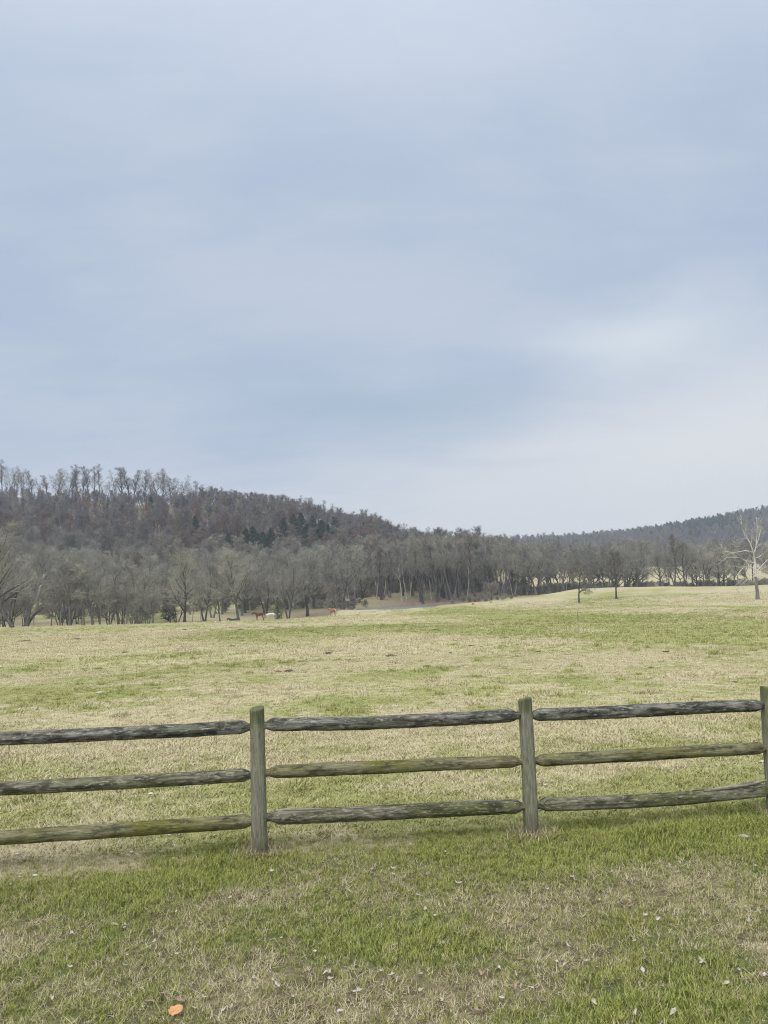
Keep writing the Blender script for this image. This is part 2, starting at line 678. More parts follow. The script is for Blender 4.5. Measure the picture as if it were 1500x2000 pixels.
def twigs(G, pts, rnd, n, L, r, up=.15, lo=.25):
    for k in range(n):
        p, d = along(pts, rnd.uniform(lo, 1.0))
        dd = off_axis(d, R(rnd.uniform(20, 60)), rnd.uniform(0, 2 * PI))
        dd = (dd + Vector((0, 0, up))).normalized()
        G.spike(p, dd, L * rnd.uniform(.6, 1.25), r, rnd)


def branchlets(G, pts, L0, r0, rnd, n2, n3, n4, tl, tr, up, lo=.2, droop=0):
    """second and third order branches with twigs on one limb"""
    for k in range(n2):
        t = lo + (1 - lo) * (k + rnd.random()) / n2
        p, d = along(pts, t)
        dd = off_axis(d, R(rnd.uniform(30, 65)), rnd.uniform(0, 2 * PI))
        L = L0 * rnd.uniform(.32, .55) * (1.15 - .55 * t)
        b = wander(p, dd, L, 4, rnd, .13, up - droop)
        rr = r0 * .42 * (1.1 - .6 * t)
        G.tube(b, [rr, rr * .8, rr * .6, rr * .45, rr * .3], 3, False)
        twigs(G, b, rnd, n4, tl, tr, up, .4)
        for j in range(n3):
            p3, d3 = along(b, rnd.uniform(.2, 1))
            c = wander(p3, off_axis(d3, R(rnd.uniform(25, 60)), rnd.uniform(0, 2 * PI)), L * rnd.uniform(.3, .55), 2, rnd, .12, up - droop)
            G.tube(c, [rr * .42, rr * .32, rr * .2], 3, False)
            twigs(G, c, rnd, n4, tl, tr, up, .2)


def deciduous(seed, H, fork=.35, spread=.36, limbs=13, ang=(35, 62), n2=8, n3=5, n4=5, tl=.95, tr=.0145,
              stems=1, leader=.8, leaves=0, r0=None, lean=0.0, up=.10):
    rnd = random.Random(seed)
    T, C, Lf = Geo(), Geo(), Geo()
    r0 = r0 or H * .017
    for s in range(stems):
        az = 2 * PI * s / stems + rnd.uniform(-.4, .4)
        tilt = (rnd.uniform(.1, .28) if stems > 1 else lean)
        d = Vector((math.cos(az) * tilt, math.sin(az) * tilt, 1))
        Hs = H * leader * (rnd.uniform(.85, 1) if s else 1)
        p0 = Vector((math.cos(az), math.sin(az), 0)) * (r0 * .7 if stems > 1 else 0)
        p0.z = -.25
        n = 9
        tr_pts = wander(p0, d, Hs, n, rnd, .055, .03)
        rs = r0 * (.75 if stems > 1 else 1)
        rad = [rs * (1 - .84 * (i / n) ** .85) for i in range(n + 1)]
        rad[0] *= 1.45
        T.tube(tr_pts, rad, 7)
        nl = max(5, int(limbs / stems ** .7))
        for k in range(nl):
            t = fork + (1 - fork) * (k + rnd.uniform(0, .9)) / nl
            p, d1 = along(tr_pts, min(t, 1))
            a = R(ang[1] + (ang[0] - ang[1]) * t + rnd.uniform(-9, 9))
            dd = off_axis(d1, a, k * 2.4 + rnd.uniform(-.5, .5))
            L = H * spread * (1.12 - .62 * t) * rnd.uniform(.8, 1.2)
            lp = wander(p, dd, L, 6, rnd, .10, up)
            r1 = rs * (1 - .84 * t ** .85) * rnd.uniform(.58, .8) + .018
            T.tube(lp, [r1 * (1 - .8 * i / 6) for i in range(7)], 5)
            branchlets(C, lp, L, r1, rnd, n2, n3, n4, tl, tr, up)
            twigs(C, lp, rnd, n4, tl * 1.2, tr, up, .5)
            if leaves:
                for q in range(leaves):
                    pp, _ = along(lp, rnd.uniform(.15, 1))
                    Lf.leaf(pp + Vector((rnd.gauss(0, .5), rnd.gauss(0, .5), rnd.gauss(0, .4))), rnd.uniform(.09, .2), rnd)
        if stems == 1 and fork > .3:      # a few dead snags low on the trunk
            for k in range(4):
                p, d1 = along(tr_pts, rnd.uniform(.15, fork))
                lp = wander(p, off_axis(d1, R(75), rnd.uniform(0, 6.28)), H * .1 * rnd.random() + .5, 3, rnd, .15, .0)
                C.tube(lp, [.03, .022, .015, .008], 3, False)
                twigs(C, lp, rnd, 4, tl * .7, tr, 0)
    return T, C, Lf


def conifer(seed, H, W, n=1500, low=.08):
    rnd = random.Random(seed)
    T, C = Geo(), Geo()
    tp = wander(Vector((0, 0, -.2)), Vector((0, 0, 1)), H * .97, 7, rnd, .02, .05)
    T.tube(tp, [H * .02 * (1 - .9 * i / 7) for i in range(8)], 6)
    nb = int(n / 15)
    for k in range(nb):
        t = low + (1 - low) * ((k + rnd.random()) / nb)
        p, _ = along(tp, t)
        prof = (1 - ((t - low) / (1 - low)) ** 1.3) * (.55 + .45 * min(1, (t - low) * 6))
        L = W * .5 * max(prof, .05) * rnd.uniform(.55, 1.2)
        az = rnd.uniform(0, 2 * PI)
        d = Vector((math.cos(az), math.sin(az), rnd.uniform(-.05, .45)))
        b = wander(p, d, L, 3, rnd, .08, .05)
        C.tube(b, [.03, .025, .018, .01], 3, False)
        for j in range(15):
            q, dd = along(b, rnd.uniform(.15, 1))
            e = (off_axis(dd, R(rnd.uniform(10, 70)), rnd.uniform(0, 6.28)) + Vector((0, 0, .25))).normalized()
            C.spike(q, e, rnd.uniform(.22, .5) * (H / 7) ** .5, rnd.uniform(.05, .10) * (H / 7) ** .5, rnd)
    return T, C


def bark_mat(name, c1, c2, c3=None, scale=3.0, var=.25):
    m, t, b = principled(name)
    tc = t.n('ShaderNodeTexCoord')
    oi = t.n('ShaderNodeObjectInfo')
    p = tc.outputs['Object']
    n = t.noise(t.scalev(p, (1, 1, .3)), scale, 4, .6)
    col = t.mix(t.ramp(n, .35, .65), c1, c2)
    if c3:
        col = t.mix(t.ramp(t.noise(p, scale * .35, 4, .6), .48, .62), col, c3)
    f = t.math('ADD', 1 - var, t.math('MULTIPLY', oi.outputs['Random'], 2 * var))
    cc = t.n('ShaderNodeCombineColor')
    for i, k in enumerate((1.0, 1.0, 1.0)):
        t.put(cc.inputs[i], f)
    col = t.mix(1.0, col, cc.outputs[0], 'MULTIPLY')
    t.put(b.inputs['Base Color'], col)
    b.inputs['Roughness'].default_value = .9
    b.inputs['Specular IOR Level'].default_value = .15
    return m


M = {}
M['bark'] = bark_mat('grey_bark', (.13, .12, .105), (.21, .20, .18))
M['bark_dark'] = bark_mat('dark_bark', (.055, .05, .045), (.10, .092, .08))
M['bark_pale'] = bark_mat('pale_bark', (.50, .48, .43), (.36, .34, .30), (.22, .20, .17), 1.2)
M['bark_sycamore'] = bark_mat('sycamore_bark', (.62, .60, .54), (.50, .48, .42), (.26, .25, .21), 1.0, .05)
M['twig'] = bark_mat('grey_twigs', (.24, .23, .20), (.31, .30, .265))
M['twig_olive'] = bark_mat('olive_twigs', (.25, .24, .195), (.32, .31, .255))
M['twig_brown'] = bark_mat('brown_twigs', (.205, .185, .16), (.25, .225, .195), None, 3, .15)
M['twig_purple'] = bark_mat('purple_grey_twigs', (.185, .168, .17), (.225, .205, .207), None, 3, .13)
M['twig_rust'] = bark_mat('russet_twigs', (.19, .145, .13), (.24, .185, .16), None, 3, .13)
M['leaf_rust'] = bark_mat('russet_leaves', (.15, .085, .062), (.21, .125, .088))
M['twig_dark'] = bark_mat('dark_twigs', (.15, .14, .12), (.20, .185, .16))
M['twig_syc'] = bark_mat('sycamore_twigs', (.42, .40, .34), (.50, .48, .41), None, 3, .05)
M['needle'] = bark_mat('evergreen_needles', (.03, .06, .035), (.06, .10, .055))
M['needle_pale'] = bark_mat('young_evergreen_needles', (.09, .12, .06), (.15, .17, .09))


class Kind:
    def __init__(s, name, H, tcr, tmat, cmat, lmat=None):
        s.name = name
        s.H = H
        T, C = tcr[0], tcr[1]
        Lf = tcr[2] if len(tcr) > 2 else None
        s.T = mesh(name + '_trunk', T.v, T.f)
        s.C = mesh(name + '_crown', C.v, C.f, False)
        s.T.materials.append(M[tmat])
        s.C.materials.append(M[cmat])
        s.L = None
        if Lf and Lf.v:
            s.L = mesh(name + '_leaves', Lf.v, Lf.f, False)
            s.L.materials.append(M[lmat])
        # joined for the distant wood
        n1 = len(T.v)
        v = list(T.v) + list(C.v)
        f = list(T.f) + [tuple(i + n1 for i in q) for q in C.f]
        n2 = len(v)
        nf1, nf2 = len(T.f), len(T.f) + len(C.f)
        if s.L:
            v += Lf.v
            f += [tuple(i + n2 for i in q) for q in Lf.f]
        s.J = mesh(name + '_whole', v, f, False)
        s.J.materials.append(M[tmat])
        s.J.materials.append(M[cmat])
        mi = np.ones(len(f), np.int32)
        mi[:nf1] = 0
        if s.L:
            s.J.materials.append(M[lmat])
            mi[nf2:] = 2
        s.J.polygons.foreach_set('material_index', mi)


K = {}
# broad open grown trees for the valley floor
K['oak_a'] = Kind('oak_a', 14, deciduous(1, 14, .28, .40, 14, (25, 70), r0=.27), 'bark', 'twig')
K['oak_b'] = Kind('oak_b', 14, deciduous(2, 14, .22, .44, 15, (25, 75), leader=.72, r0=.27), 'bark_dark', 'twig_olive')
K['lone_a'] = Kind('lone_a', 11, deciduous(41, 11, .26, .40, 15, (30, 88), n2=8, n3=5, n4=5, tl=.9, tr=.012, leader=.78, r0=.27, up=.02), 'bark_dark', 'twig_dark')
K['lone_b'] = Kind('lone_b', 12, deciduous(42, 12, .24, .33, 15, (25, 62), n2=8, n3=5, n4=4, tl=.9, tr=.012, leader=.86, r0=.25), 'bark_dark', 'twig_dark')
K['oak_c'] = Kind('oak_c', 14, deciduous(3, 14, .30, .38, 13, (22, 62), stems=2, r0=.27), 'bark_dark', 'twig')
# tall trees of the grove
K['tall_a'] = Kind('tall_a', 17, deciduous(4, 17, .46, .27, 13, (15, 42), n4=4, leader=.92, r0=.26, up=.16), 'bark_dark', 'twig_olive')
K['tall_b'] = Kind('tall_b', 17, deciduous(5, 17, .42, .30, 13, (15, 42), n4=4, leader=.9, stems=2, r0=.22, up=.16), 'bark', 'twig')
K['tall_c'] = Kind('tall_c', 17, deciduous(6, 17, .42, .24, 12, (20, 45), leader=.9, r0=.2, lean=.12), 'bark_pale', 'twig')
K['tall_d'] = Kind('tall_d', 16, deciduous(14, 16, .44, .28, 12, (18, 48), n4=4, leader=.9, r0=.27, up=.15), 'bark_dark', 'twig_brown')
# small
K['young_a'] = Kind('young_a', 8, deciduous(7, 8, .22, .34, 9, (25, 55), n2=6, n3=4, n4=4, tl=.7, tr=.015, r0=.09, leader=.9), 'bark', 'twig_olive')
K['young_b'] = Kind('young_b', 7, deciduous(8, 7, .2, .36, 9, (22, 50), n2=6, n3=4, n4=4, tl=.7, tr=.015, stems=3, r0=.1), 'bark_dark', 'twig_brown')
K['shrub'] = Kind('shrub', 3, deciduous(9, 3, .1, .4, 10, (20, 60), n2=5, n3=3, n4=4, tl=.5, tr=.013, stems=4, r0=.05), 'bark_dark', 'twig_brown')
K['shrub_b'] = Kind('shrub_b', 3, deciduous(19, 3, .1, .42, 10, (20, 65), n2=5, n3=3, n4=4, tl=.5, tr=.013, stems=5, r0=.045), 'bark', 'twig_olive')
# wood on the hills
K['hill_a'] = Kind('hill_a', 16, deciduous(10, 16, .34, .29, 12, (22, 55), n2=7, n3=4, n4=4, tl=1.1, tr=.026, r0=.22, leader=.85), 'bark_dark', 'twig_purple')
K['hill_b'] = Kind('hill_b', 16, deciduous(11, 16, .40, .26, 12, (20, 50), n2=7, n3=4, n4=4, tl=1.1, tr=.026, r0=.2, leader=.88), 'bark', 'twig_brown')
K['hill_c'] = Kind('hill_c', 16, deciduous(12, 16, .30, .31, 12, (24, 58), n2=7, n3=4, n4=4, tl=1.1, tr=.026, r0=.22, leader=.82), 'bark_dark', 'twig_purple')
K['hill_pale'] = Kind('hill_pale', 16, deciduous(15, 16, .42, .22, 11, (18, 42), n2=6, n3=4, n4=4, tl=1.0, tr=.024, r0=.2, leader=.9), 'bark_pale', 'twig')
K['hill_rust'] = Kind('hill_rust', 13, deciduous(13, 13, .26, .32, 11, (25, 60), n2=7, n3=4, n4=4, tl=1.0, tr=.026, r0=.2, leaves=110), 'bark_dark', 'twig_rust', 'leaf_rust')
K['hill_olive'] = Kind('hill_olive', 14, deciduous(16, 14, .28, .33, 12, (25, 62), n2=7, n3=4, n4=4, tl=1.0, tr=.025, r0=.2), 'bark', 'twig_olive')
K['ridge_a'] = Kind('ridge_a', 17, deciduous(31, 17, .36, .26, 12, (20, 50), n2=7, n3=4, n4=4, tl=.95, tr=.0135, r0=.33, leader=.88), 'bark_dark', 'twig_purple')
K['ridge_b'] = Kind('ridge_b', 17, deciduous(32, 17, .45, .22, 11, (18, 45), n2=6, n3=4, n4=4, tl=.95, tr=.0135, r0=.30, leader=.9), 'bark_dark', 'twig_purple')
K['ridge_c'] = Kind('ridge_c', 17, deciduous(33, 17, .28, .34, 13, (22, 60), n2=7, n3=4, n4=4, tl=.95, tr=.0135, r0=.25, leader=.8, stems=2), 'bark_dark', 'twig_brown')
K['cedar_a'] = Kind('cedar_a', 9, conifer(21, 9, 4.6, 2400), 'bark_dark', 'needle')
K['cedar_b'] = Kind('cedar_b', 9, conifer(22, 9, 6.0, 2800, .04), 'bark_dark', 'needle')
K['pine'] = Kind('pine', 15, conifer(23, 15, 7.5, 2800, .3), 'bark_dark', 'needle')
K['cedar_young'] = Kind('cedar_young', 5, conifer(24, 5, 3.0, 1500, .1), 'bark_dark', 'needle_pale')

rnd = random.Random(77)
tree_pos = []


def tree(kind, pos, H, label, cat='tree', group=None, name='bare_tree', rz=None, wide=1.0, sink=0.05):
    k = K[kind]
    s = H / k.H
    o = empty(name, (pos[0], pos[1], pos[2] - sink), rnd.uniform(0, 2 * PI) if rz is None else rz)
    o.scale = (s * wide, s * wide, s)
    link('trunk', k.T, o)
    link('crown', k.C, o)
    if k.L:
        link('leaves', k.L, o)
    tag(o, label, cat, group)
    tree_pos.append((pos[0], pos[1]))
    return o


def base_at(px, py=None, Y=None):
    if Y is None:
        return hit(px, py)
    return at_depth(px, Y)


def hpx(P, top):
    """height in metres that brings the top of a thing at P to photo row top"""
    x, y = px_of(P)
    return max(1.0, (y - top) * (P[1]) / F)


# --- single trees that the photograph lets one tell apart
singles = [
    # kind, px, py or None, Y, top row, name, label, wide
    ('oak_b', -12, None, 143, 1010, 'bare_tree', 'big bare dark tree with tangled low limbs beside the leaning white trunk', 1.1),
    ('young_b', 24, 1221, None, 1120, 'bare_tree', 'low dark tree with crooked stems at the end of the field edge', 1.1),
    ('young_b', 50, 1221, None, 1135, 'bare_tree', 'low dark forked tree right beside the leaning white trunk', 1.1),
    ('young_a', 100, None, 147, 1120, 'bare_tree', 'thin bare young tree, first beyond the leaning white trunk', 1.2),
    ('young_a', 118, None, 145, 1105, 'bare_tree', 'thin bare young tree, second beyond the leaning white trunk', 1.3),
    ('oak_a', 137, None, 144, 1088, 'bare_tree', 'bare grey tree with rounded crown in the row of thin field edge trees', 1.15),
    ('young_a', 165, None, 146, 1110, 'bare_tree', 'thin bare tree between two rounded grey trees at the field edge', 1.3),
    ('oak_a', 182, None, 148, 1092, 'bare_tree', 'bare grey tree with twiggy rounded crown left of the forked sapling', 1.1),
    ('young_a', 196, None, 146, 1125, 'bare_tree', 'slim bare tree standing next to the forked sapling', 1.2),
    ('young_b', 237, 1214, None, 1130, 'bare_tree', 'forked bare sapling with stems in a V at the field edge', 1.1),
    ('shrub_b', 272, None, 143, 1172, 'bare_shrub', 'twiggy bare shrub between forked sapling and dark evergreen', 1.2),
    ('young_b', 291, None, 144, 1148, 'bare_tree', 'pale twiggy young tree next to the dark evergreen', 1.1),
    ('oak_b', 360, None, 147, 1062, 'bare_tree', 'thick trunked bare tree with long crooked limbs behind the dark evergreen', 1.0),
    ('young_a', 375, None, 145, 1150, 'bare_tree', 'thin bare sapling at the foot of the thick crooked tree', 1.0),
    ('young_a', 392, None, 145, 1140, 'bare_tree', 'slim bare sapling between two large spreading trees', 1.0),
    ('oak_a', 465, None, 147, 1068, 'bare_tree', 'bare tree with single stout trunk beside the lying dark horse', 1.12),
    ('tall_b', 546, None, 160, 1095, 'bare_tree', 'thin stemmed bare tree behind the young evergreen', .9),
    ('oak_c', 563, None, 172, 1078, 'bare_tree', 'twin trunked bare tree behind the white horse', 1.0),
    ('oak_c', 599, None, 190, 1082, 'bare_tree', 'bare tree with two heavy dark trunks and wide crown before the pond', 1.15),
    ('tall_b', 670, None, 185, 1068, 'bare_tree', 'bare tree with several stems on the pond bank by the tan horse', 1.1),
    ('young_b', 655, None, 182, 1130, 'bare_tree', 'low bare tree behind the tan horse', 1.0),
    ('young_b', 958, None, 168, 1128, 'bare_tree', 'low brushy bare tree on the pasture rim beyond the pond', 1.1),
    ('lone_a', 1131, 1177, None, 1088, 'bare_tree', 'lone dark tree with drooping low boughs on the pasture', .85),
    ('lone_b', 1204, 1170, None, 1066, 'bare_tree', 'lone narrow bare tree with twiggy trunk on the pasture', .9),
    ('tall_d', 1320, None, 219, 1046, 'bare_tree', 'tall bare tree with straight dark trunk in the line behind the pasture', 1.0),
    ('oak_b', 1291, None, 221, 1070, 'bare_tree', 'low spreading bare tree next to the tall straight dark one', 1.0),
    ('oak_c', 1385, None, 224, 1062, 'bare_tree', 'many limbed bare tree between straight dark tree and white sycamore', 1.1),
    ('tall_a', 1017, None, 206, 1085, 'bare_tree', 'slender dark trunked tree standing at the end of the pond grove', 1.0),
    ('tall_b', 1004, None, 210, 1060, 'bare_tree', 'bare tree with several dark stems at the end of the pond grove', 1.1),
]
for kd, px, py, Y, top, nm, lab, wide in singles:
    P = base_at(px, py, Y)
    tree(kd, P, hpx(P, top), lab, 'shrub' if 'shrub' in nm else 'tree', None, nm, wide=wide)
P = hit(329, 1213)
tree('cedar_b', P, hpx(P, 1148), 'dark evergreen standing alone at the field edge among bare trees', 'evergreen', None, 'cedar_tree')
P = at_depth(540, 158)
tree('cedar_young', P, hpx(P, 1172), 'small pale green evergreen behind the white horse', 'evergreen', None, 'cedar_tree')


# --- the line of bare trees at the foot of the hill, the grove behind the pond, the line behind the pasture
LOOK = {'oak_a': 'with rounded crown', 'oak_b': 'with low spreading boughs', 'oak_c': 'with twin trunks', 'tall_a': 'with slim dark trunk',
        'tall_b': 'with two straight stems', 'tall_c': 'leaning on a pale trunk', 'tall_d': 'with brown twigs', 'hill_olive': 'with olive twigs',
        'hill_pale': 'with straight pale trunk', 'young_a': 'with single stem', 'young_b': 'with many stems'}


def band(n, px0, px1, y0, y1, kinds, top0, top1, label, group, mind=2.6, name='bare_tree', seed=1, wide=1.1):
    rr = random.Random(seed)
    done = 0
    tries = 0
    while done < n and tries < n * 60:
        tries += 1
        px = rr.uniform(px0, px1)
        Y = rr.uniform(y0, y1)
        P = at_depth(px, Y)
        if any((P[0] - a) ** 2 + (P[1] - b) ** 2 < mind ** 2 for a, b in tree_pos):
            continue
        if P[2] < WATER_Z + .25 and ((P[0] - POND[0]) / (POND[2] * 1.3)) ** 2 + ((P[1] - POND[1]) / (POND[3] * 1.25)) ** 2 < 1:
            continue
        t = (px - px0) / (px1 - px0)
        H = hpx(P, top0 + (top1 - top0) * t + rr.uniform(-8, 22))
        H = min(max(H, 5.5), 19)
        kd = rr.choice(kinds)
        tree(kd, P, H, label.replace(' tree', ' tree ' + LOOK[kd], 1), 'tree', group, name, wide=wide * rr.uniform(.9, 1.15))
        done += 1


band(34, -60, 420, 172, 246, ['oak_a', 'oak_b', 'oak_c', 'tall_b', 'hill_olive', 'tall_d'], 1072, 1072,
     'bare grey tree at the hill foot behind the field edge', 'trees at the foot of the hill', 5.0, seed=3)
band(34, 400, 730, 196, 262, ['oak_a', 'oak_b', 'oak_c', 'tall_b', 'hill_olive'], 1080, 1062,
     'bare grey tree at the hill foot behind the horses', 'trees behind the horses', 4.6, seed=4)
band(58, 715, 1010, 216, 272, ['tall_a', 'tall_b', 'tall_a', 'tall_d', 'tall_c', 'oak_c', 'tall_b'], 1056, 1046,
     'tall bare tree in the grove behind the pond', 'grove behind the pond', 2.6, seed=5, wide=1.15)
band(14, 730, 900, 226, 246, ['tall_c', 'tall_c', 'hill_pale'], 1062, 1050,
     'tall white tree in the grove behind the pond', 'pale trunks in the grove', 2.0, seed=6, wide=.9)
band(66, 1020, 1540, 222, 268, ['oak_a', 'oak_b', 'oak_c', 'oak_a', 'tall_b', 'hill_olive'], 1058, 1050,
     'bare tree in the line of trees behind the pasture', 'trees behind the pasture', 3.2, seed=7)
band(34, -50, 430, 150, 205, ['young_a', 'young_b', 'young_a', 'tall_b'], 1118, 1122,
     'thin bare tree in the thicket at the field edge', 'thicket at the field edge', 2.6, seed=12, wide=1.25)
# pale trunks on the slope
for px, Y, top in ((228, 262, 1060), (681, 236, 1084), (45, 330, 990), (118, 345, 985), (282, 350, 985), (627, 430, 985)):
    P = at_depth(px, Y)
    tree('hill_pale', P, hpx(P, top), 'slender pale trunked tree showing white against the wooded hill', 'tree',
         'pale trunked trees on the hill', wide=.75)

# --- ridge trees against the sky
rr = random.Random(9)
for px, top in [(4, 898), (16, 905), (30, 908), (45, 915), (62, 915), (78, 928), (92, 925), (115, 915), (127, 902), (140, 903), (152, 902), (160, 910),
                (172, 905), (184, 896), (196, 905), (207, 935), (228, 912), (239, 905), (252, 908), (262, 915), (274, 920), (286, 917), (300, 915),
                (312, 912), (318, 915), (333, 928), (350, 926), (366, 938), (382, 938), (398, 946), (415, 950), (432, 950), (450, 955),
                (470, 960), (488, 962), (510, 962), (530, 963), (552, 966), (575, 970), (598, 966), (615, 968), (632, 976), (652, 982),
                (672, 990), (690, 995), (708, 1002), (726, 1008), (745, 1012), (765, 1020), (785, 1022), (805, 1030), (825, 1032), (838, 1030)]:
    Y = rr.uniform(446, 470)
    P = at_depth(px, Y, 1000)
    H = min(max(hpx(P, top), 9), 24)
    kd = rr.choice(['ridge_a', 'ridge_b', 'ridge_c'])
    look = {'ridge_a': 'bare tree with even crown', 'ridge_b': 'slender bare tree with high crown', 'ridge_c': 'twin stemmed bare tree with spreading crown'}[kd]
    tree(kd, P, H, ('tall ' if H > 15 else 'low ') + look + ' on the ridge against the sky', 'tree', 'ridge trees', wide=rr.uniform(1.05, 1.4))
# --- evergreens on the slope
evergreens = []
for px, Y, top, kd, w in [(492, 330, 1030, 'cedar_b', 1.35), (512, 322, 1046, 'cedar_b', 1.1), (590, 372, 1016, 'cedar_a', 1.1), (612, 372, 1018, 'cedar_a', 1.0),
                          (653, 385, 1018, 'cedar_a', 1.0), (556, 350, 1036, 'cedar_a', 1.1), (600, 345, 1036, 'cedar_b', 1.2), (382, 345, 1036, 'cedar_a', .9),
                          (425, 318, 1058, 'cedar_a', 1.0), (442, 318, 1048, 'cedar_a', 1.1), (697, 368, 1044, 'cedar_b', 1.2), (722, 392, 1042, 'cedar_a', 1.0),
                          (745, 400, 1036, 'cedar_b', 1.2), (762, 400, 1042, 'cedar_b', 1.1), (620, 335, 1068, 'cedar_a', 1.1), (836, 420, 1040, 'cedar_a', 1.2),
                          (520, 312, 1066, 'cedar_a', 1.0), (548, 318, 1070, 'cedar_b', .9), (640, 350, 1048, 'cedar_a', .9), (295, 380, 1018, 'cedar_a', .9),
                          (675, 352, 1050, 'cedar_a', 1.), (775, 405, 1050, 'cedar_a', 1.),
                          (482, 326, 1036, 'cedar_b', 1.2), (502, 318, 1052, 'cedar_b', 1.2), (530, 330, 1050, 'cedar_b', 1.1), (628, 362, 1030, 'cedar_b', 1.2),
                          (575, 360, 1040, 'cedar_b', 1.), (712, 380, 1040, 'cedar_b', 1.2), (735, 385, 1046, 'cedar_b', 1.2), (606, 330, 1064, 'cedar_b', 1.1)]:
    P = at_depth(px, Y, 1050)
    H = min(max(hpx(P, top), 11), 17)
    evergreens.append((P[0], P[1], w))
    tree(kd, P, H, ('tall ' if H > 13 else 'low ') + ('broad' if w > 1.05 else 'slim') + ' dark green evergreen among the bare trees on the hillside', 'evergreen', 'evergreens on the hill', 'cedar_tree', wide=w * 1.5)


# --- the wood on the hills: nobody could count it
def hill_wood():
    rs = np.random.RandomState(5)
    kinds = ['hill_a', 'hill_b', 'hill_c', 'hill_olive', 'hill_rust', 'hill_pale', 'cedar_a', 'oak_a']
    P, Rr, S, W = [], [], [], []
    n = 4300
    X = rs.uniform(-380, 110, n)
    Y = rs.uniform(248, 520, n)
    keep = (np.abs(X) < .62 * Y + 25) & (litter_mask(X, Y) > .5)
    X, Y = X[keep], Y[keep]
    Z = terrain(X, Y)
    cl = fbm(X * .022, Y * .022, 51, 3)
    rust = fbm(X * .018 + 5, Y * .03, 53, 3)
    for x, y, z, c, ru in zip(X, Y, Z, cl, rust):
        if y > 462:
            continue
        if any(abs(x - a - (y - b) * a / b) < 3.6 * w_ and b - 24 < y < b + 3 for a, b, w_ in evergreens):
            continue
        k = rs.choice([0, 1, 2, 2, 0])
        hi = (y - 250) / 200
        if hi < .32 + .25 * (c - .5):
            k = rs.choice([3, 3, 1, 7])
        elif ru > .55 and .25 < hi < .72 and rs.rand() < .55:
            k = 4
        elif rs.rand() < .03:
            k = 5
        P.append((x, y, z - .2))
        Rr.append((rs.normal(0, .04), rs.normal(0, .04), rs.uniform(0, 6.28)))
        lo = .42 if x < -95 else .66
        s = rs.uniform(.75, 1.2) * (1 + (lo - 1) * min(1, max(0, (y - 345) / 75)))
        S.append((s * rs.uniform(.9, 1.2), s * rs.uniform(.9, 1.2), s))
        W.append(k)
    stuff('hillside_wood', P, Rr, S, W, [(K[k].J, None) for k in kinds], 'bare winter wood covering the near hillside')
    # far ridge
    kinds = ['hill_a', 'hill_b', 'hill_c', 'pine', 'hill_olive']
    P, Rr, S, W = [], [], [], []
    n = 6500
    X = rs.uniform(-40, 680, n)
    Y = rs.uniform(440, 1120, n) 
    keep = (X < .62 * Y + 20) & (X > -.1 * Y + 20)
    X, Y = X[keep], Y[keep]
    Z = terrain(X, Y)
    cl = fbm(X * .012, Y * .012, 61, 3)
    for x, y, z, c in zip(X, Y, Z, cl):
        k = rs.choice([0, 1, 2])
        patch = math.exp(-((x / y - .415) / .055) ** 2 - ((y - 930) / 100) ** 2)
        if (c > .58 and y > 640 and rs.rand() < .8) or rs.rand() < 1.3 * patch or (y > 960 and rs.rand() < (.7 if x / y < .36 else .3)):
            k = 3
        elif y < 560 and rs.rand() < .6:
            k = 4
        s = rs.uniform(.65, 1.1)
        P.append((x, y, z - .2))
        Rr.append((0, 0, rs.uniform(0, 6.28)))
        S.append((s * 1.2, s * 1.2, s))
        W.append(k)
    stuff('far_wood', P, Rr, S, W, [(K[k].J, None) for k in kinds], 'hazy wood on the far ridge beyond the valley')
    # scrub under the trees of the valley floor
    P, Rr, S, W = [], [], [], []

    def scrub(n, px0, px1, y0, y1, s0, s1):
        for i in range(n):
            q = at_depth(rs.uniform(px0, px1), rs.uniform(y0, y1))
            if q[2] < WATER_Z + .12:
                continue
            s = rs.uniform(s0, s1)
            P.append((q[0], q[1], q[2] - .1))
            Rr.append((0, 0, rs.uniform(0, 6.28)))
            S.append((s * 1.25, s * 1.25, s))
            W.append(rs.randint(0, 2))
    scrub(150, -60, 430, 147, 215, .45, 1.25)
    scrub(70, 430, 720, 200, 240, .45, 1.2)
    scrub(150, -60, 760, 225, 268, .6, 1.7)
    scrub(110, 720, 1030, 240, 285, .5, 1.3)
    scrub(180, 1000, 1560, 226, 270, .5, 1.3)
    scrub(40, 540, 700, 175, 200, .3, .7)
    scrub(25, 880, 1010, 178, 215, .3, .6)
    stuff('undergrowth', P, Rr, S, W, [(K['shrub'].J, None), (K['shrub_b'].J, None)], 'tangled bare scrub under the trees of the valley floor')


hill_wood()


# --- the white sycamore at the end of the field, limb by limb
def from_picture(base, pts_px, rs, depth):
    """picture points to points round the tree's own upright plane, with real depth"""
    out = []
    for i, (px, py) in enumerate(pts_px):
        d = dir_of(px, py)
        t = (base[1] + depth * i / max(1, len(pts_px) - 1)) / d[1]
        p = np.array([0, 0, CAM_H]) + d * t
        out.append(Vector(p - base))
    return out


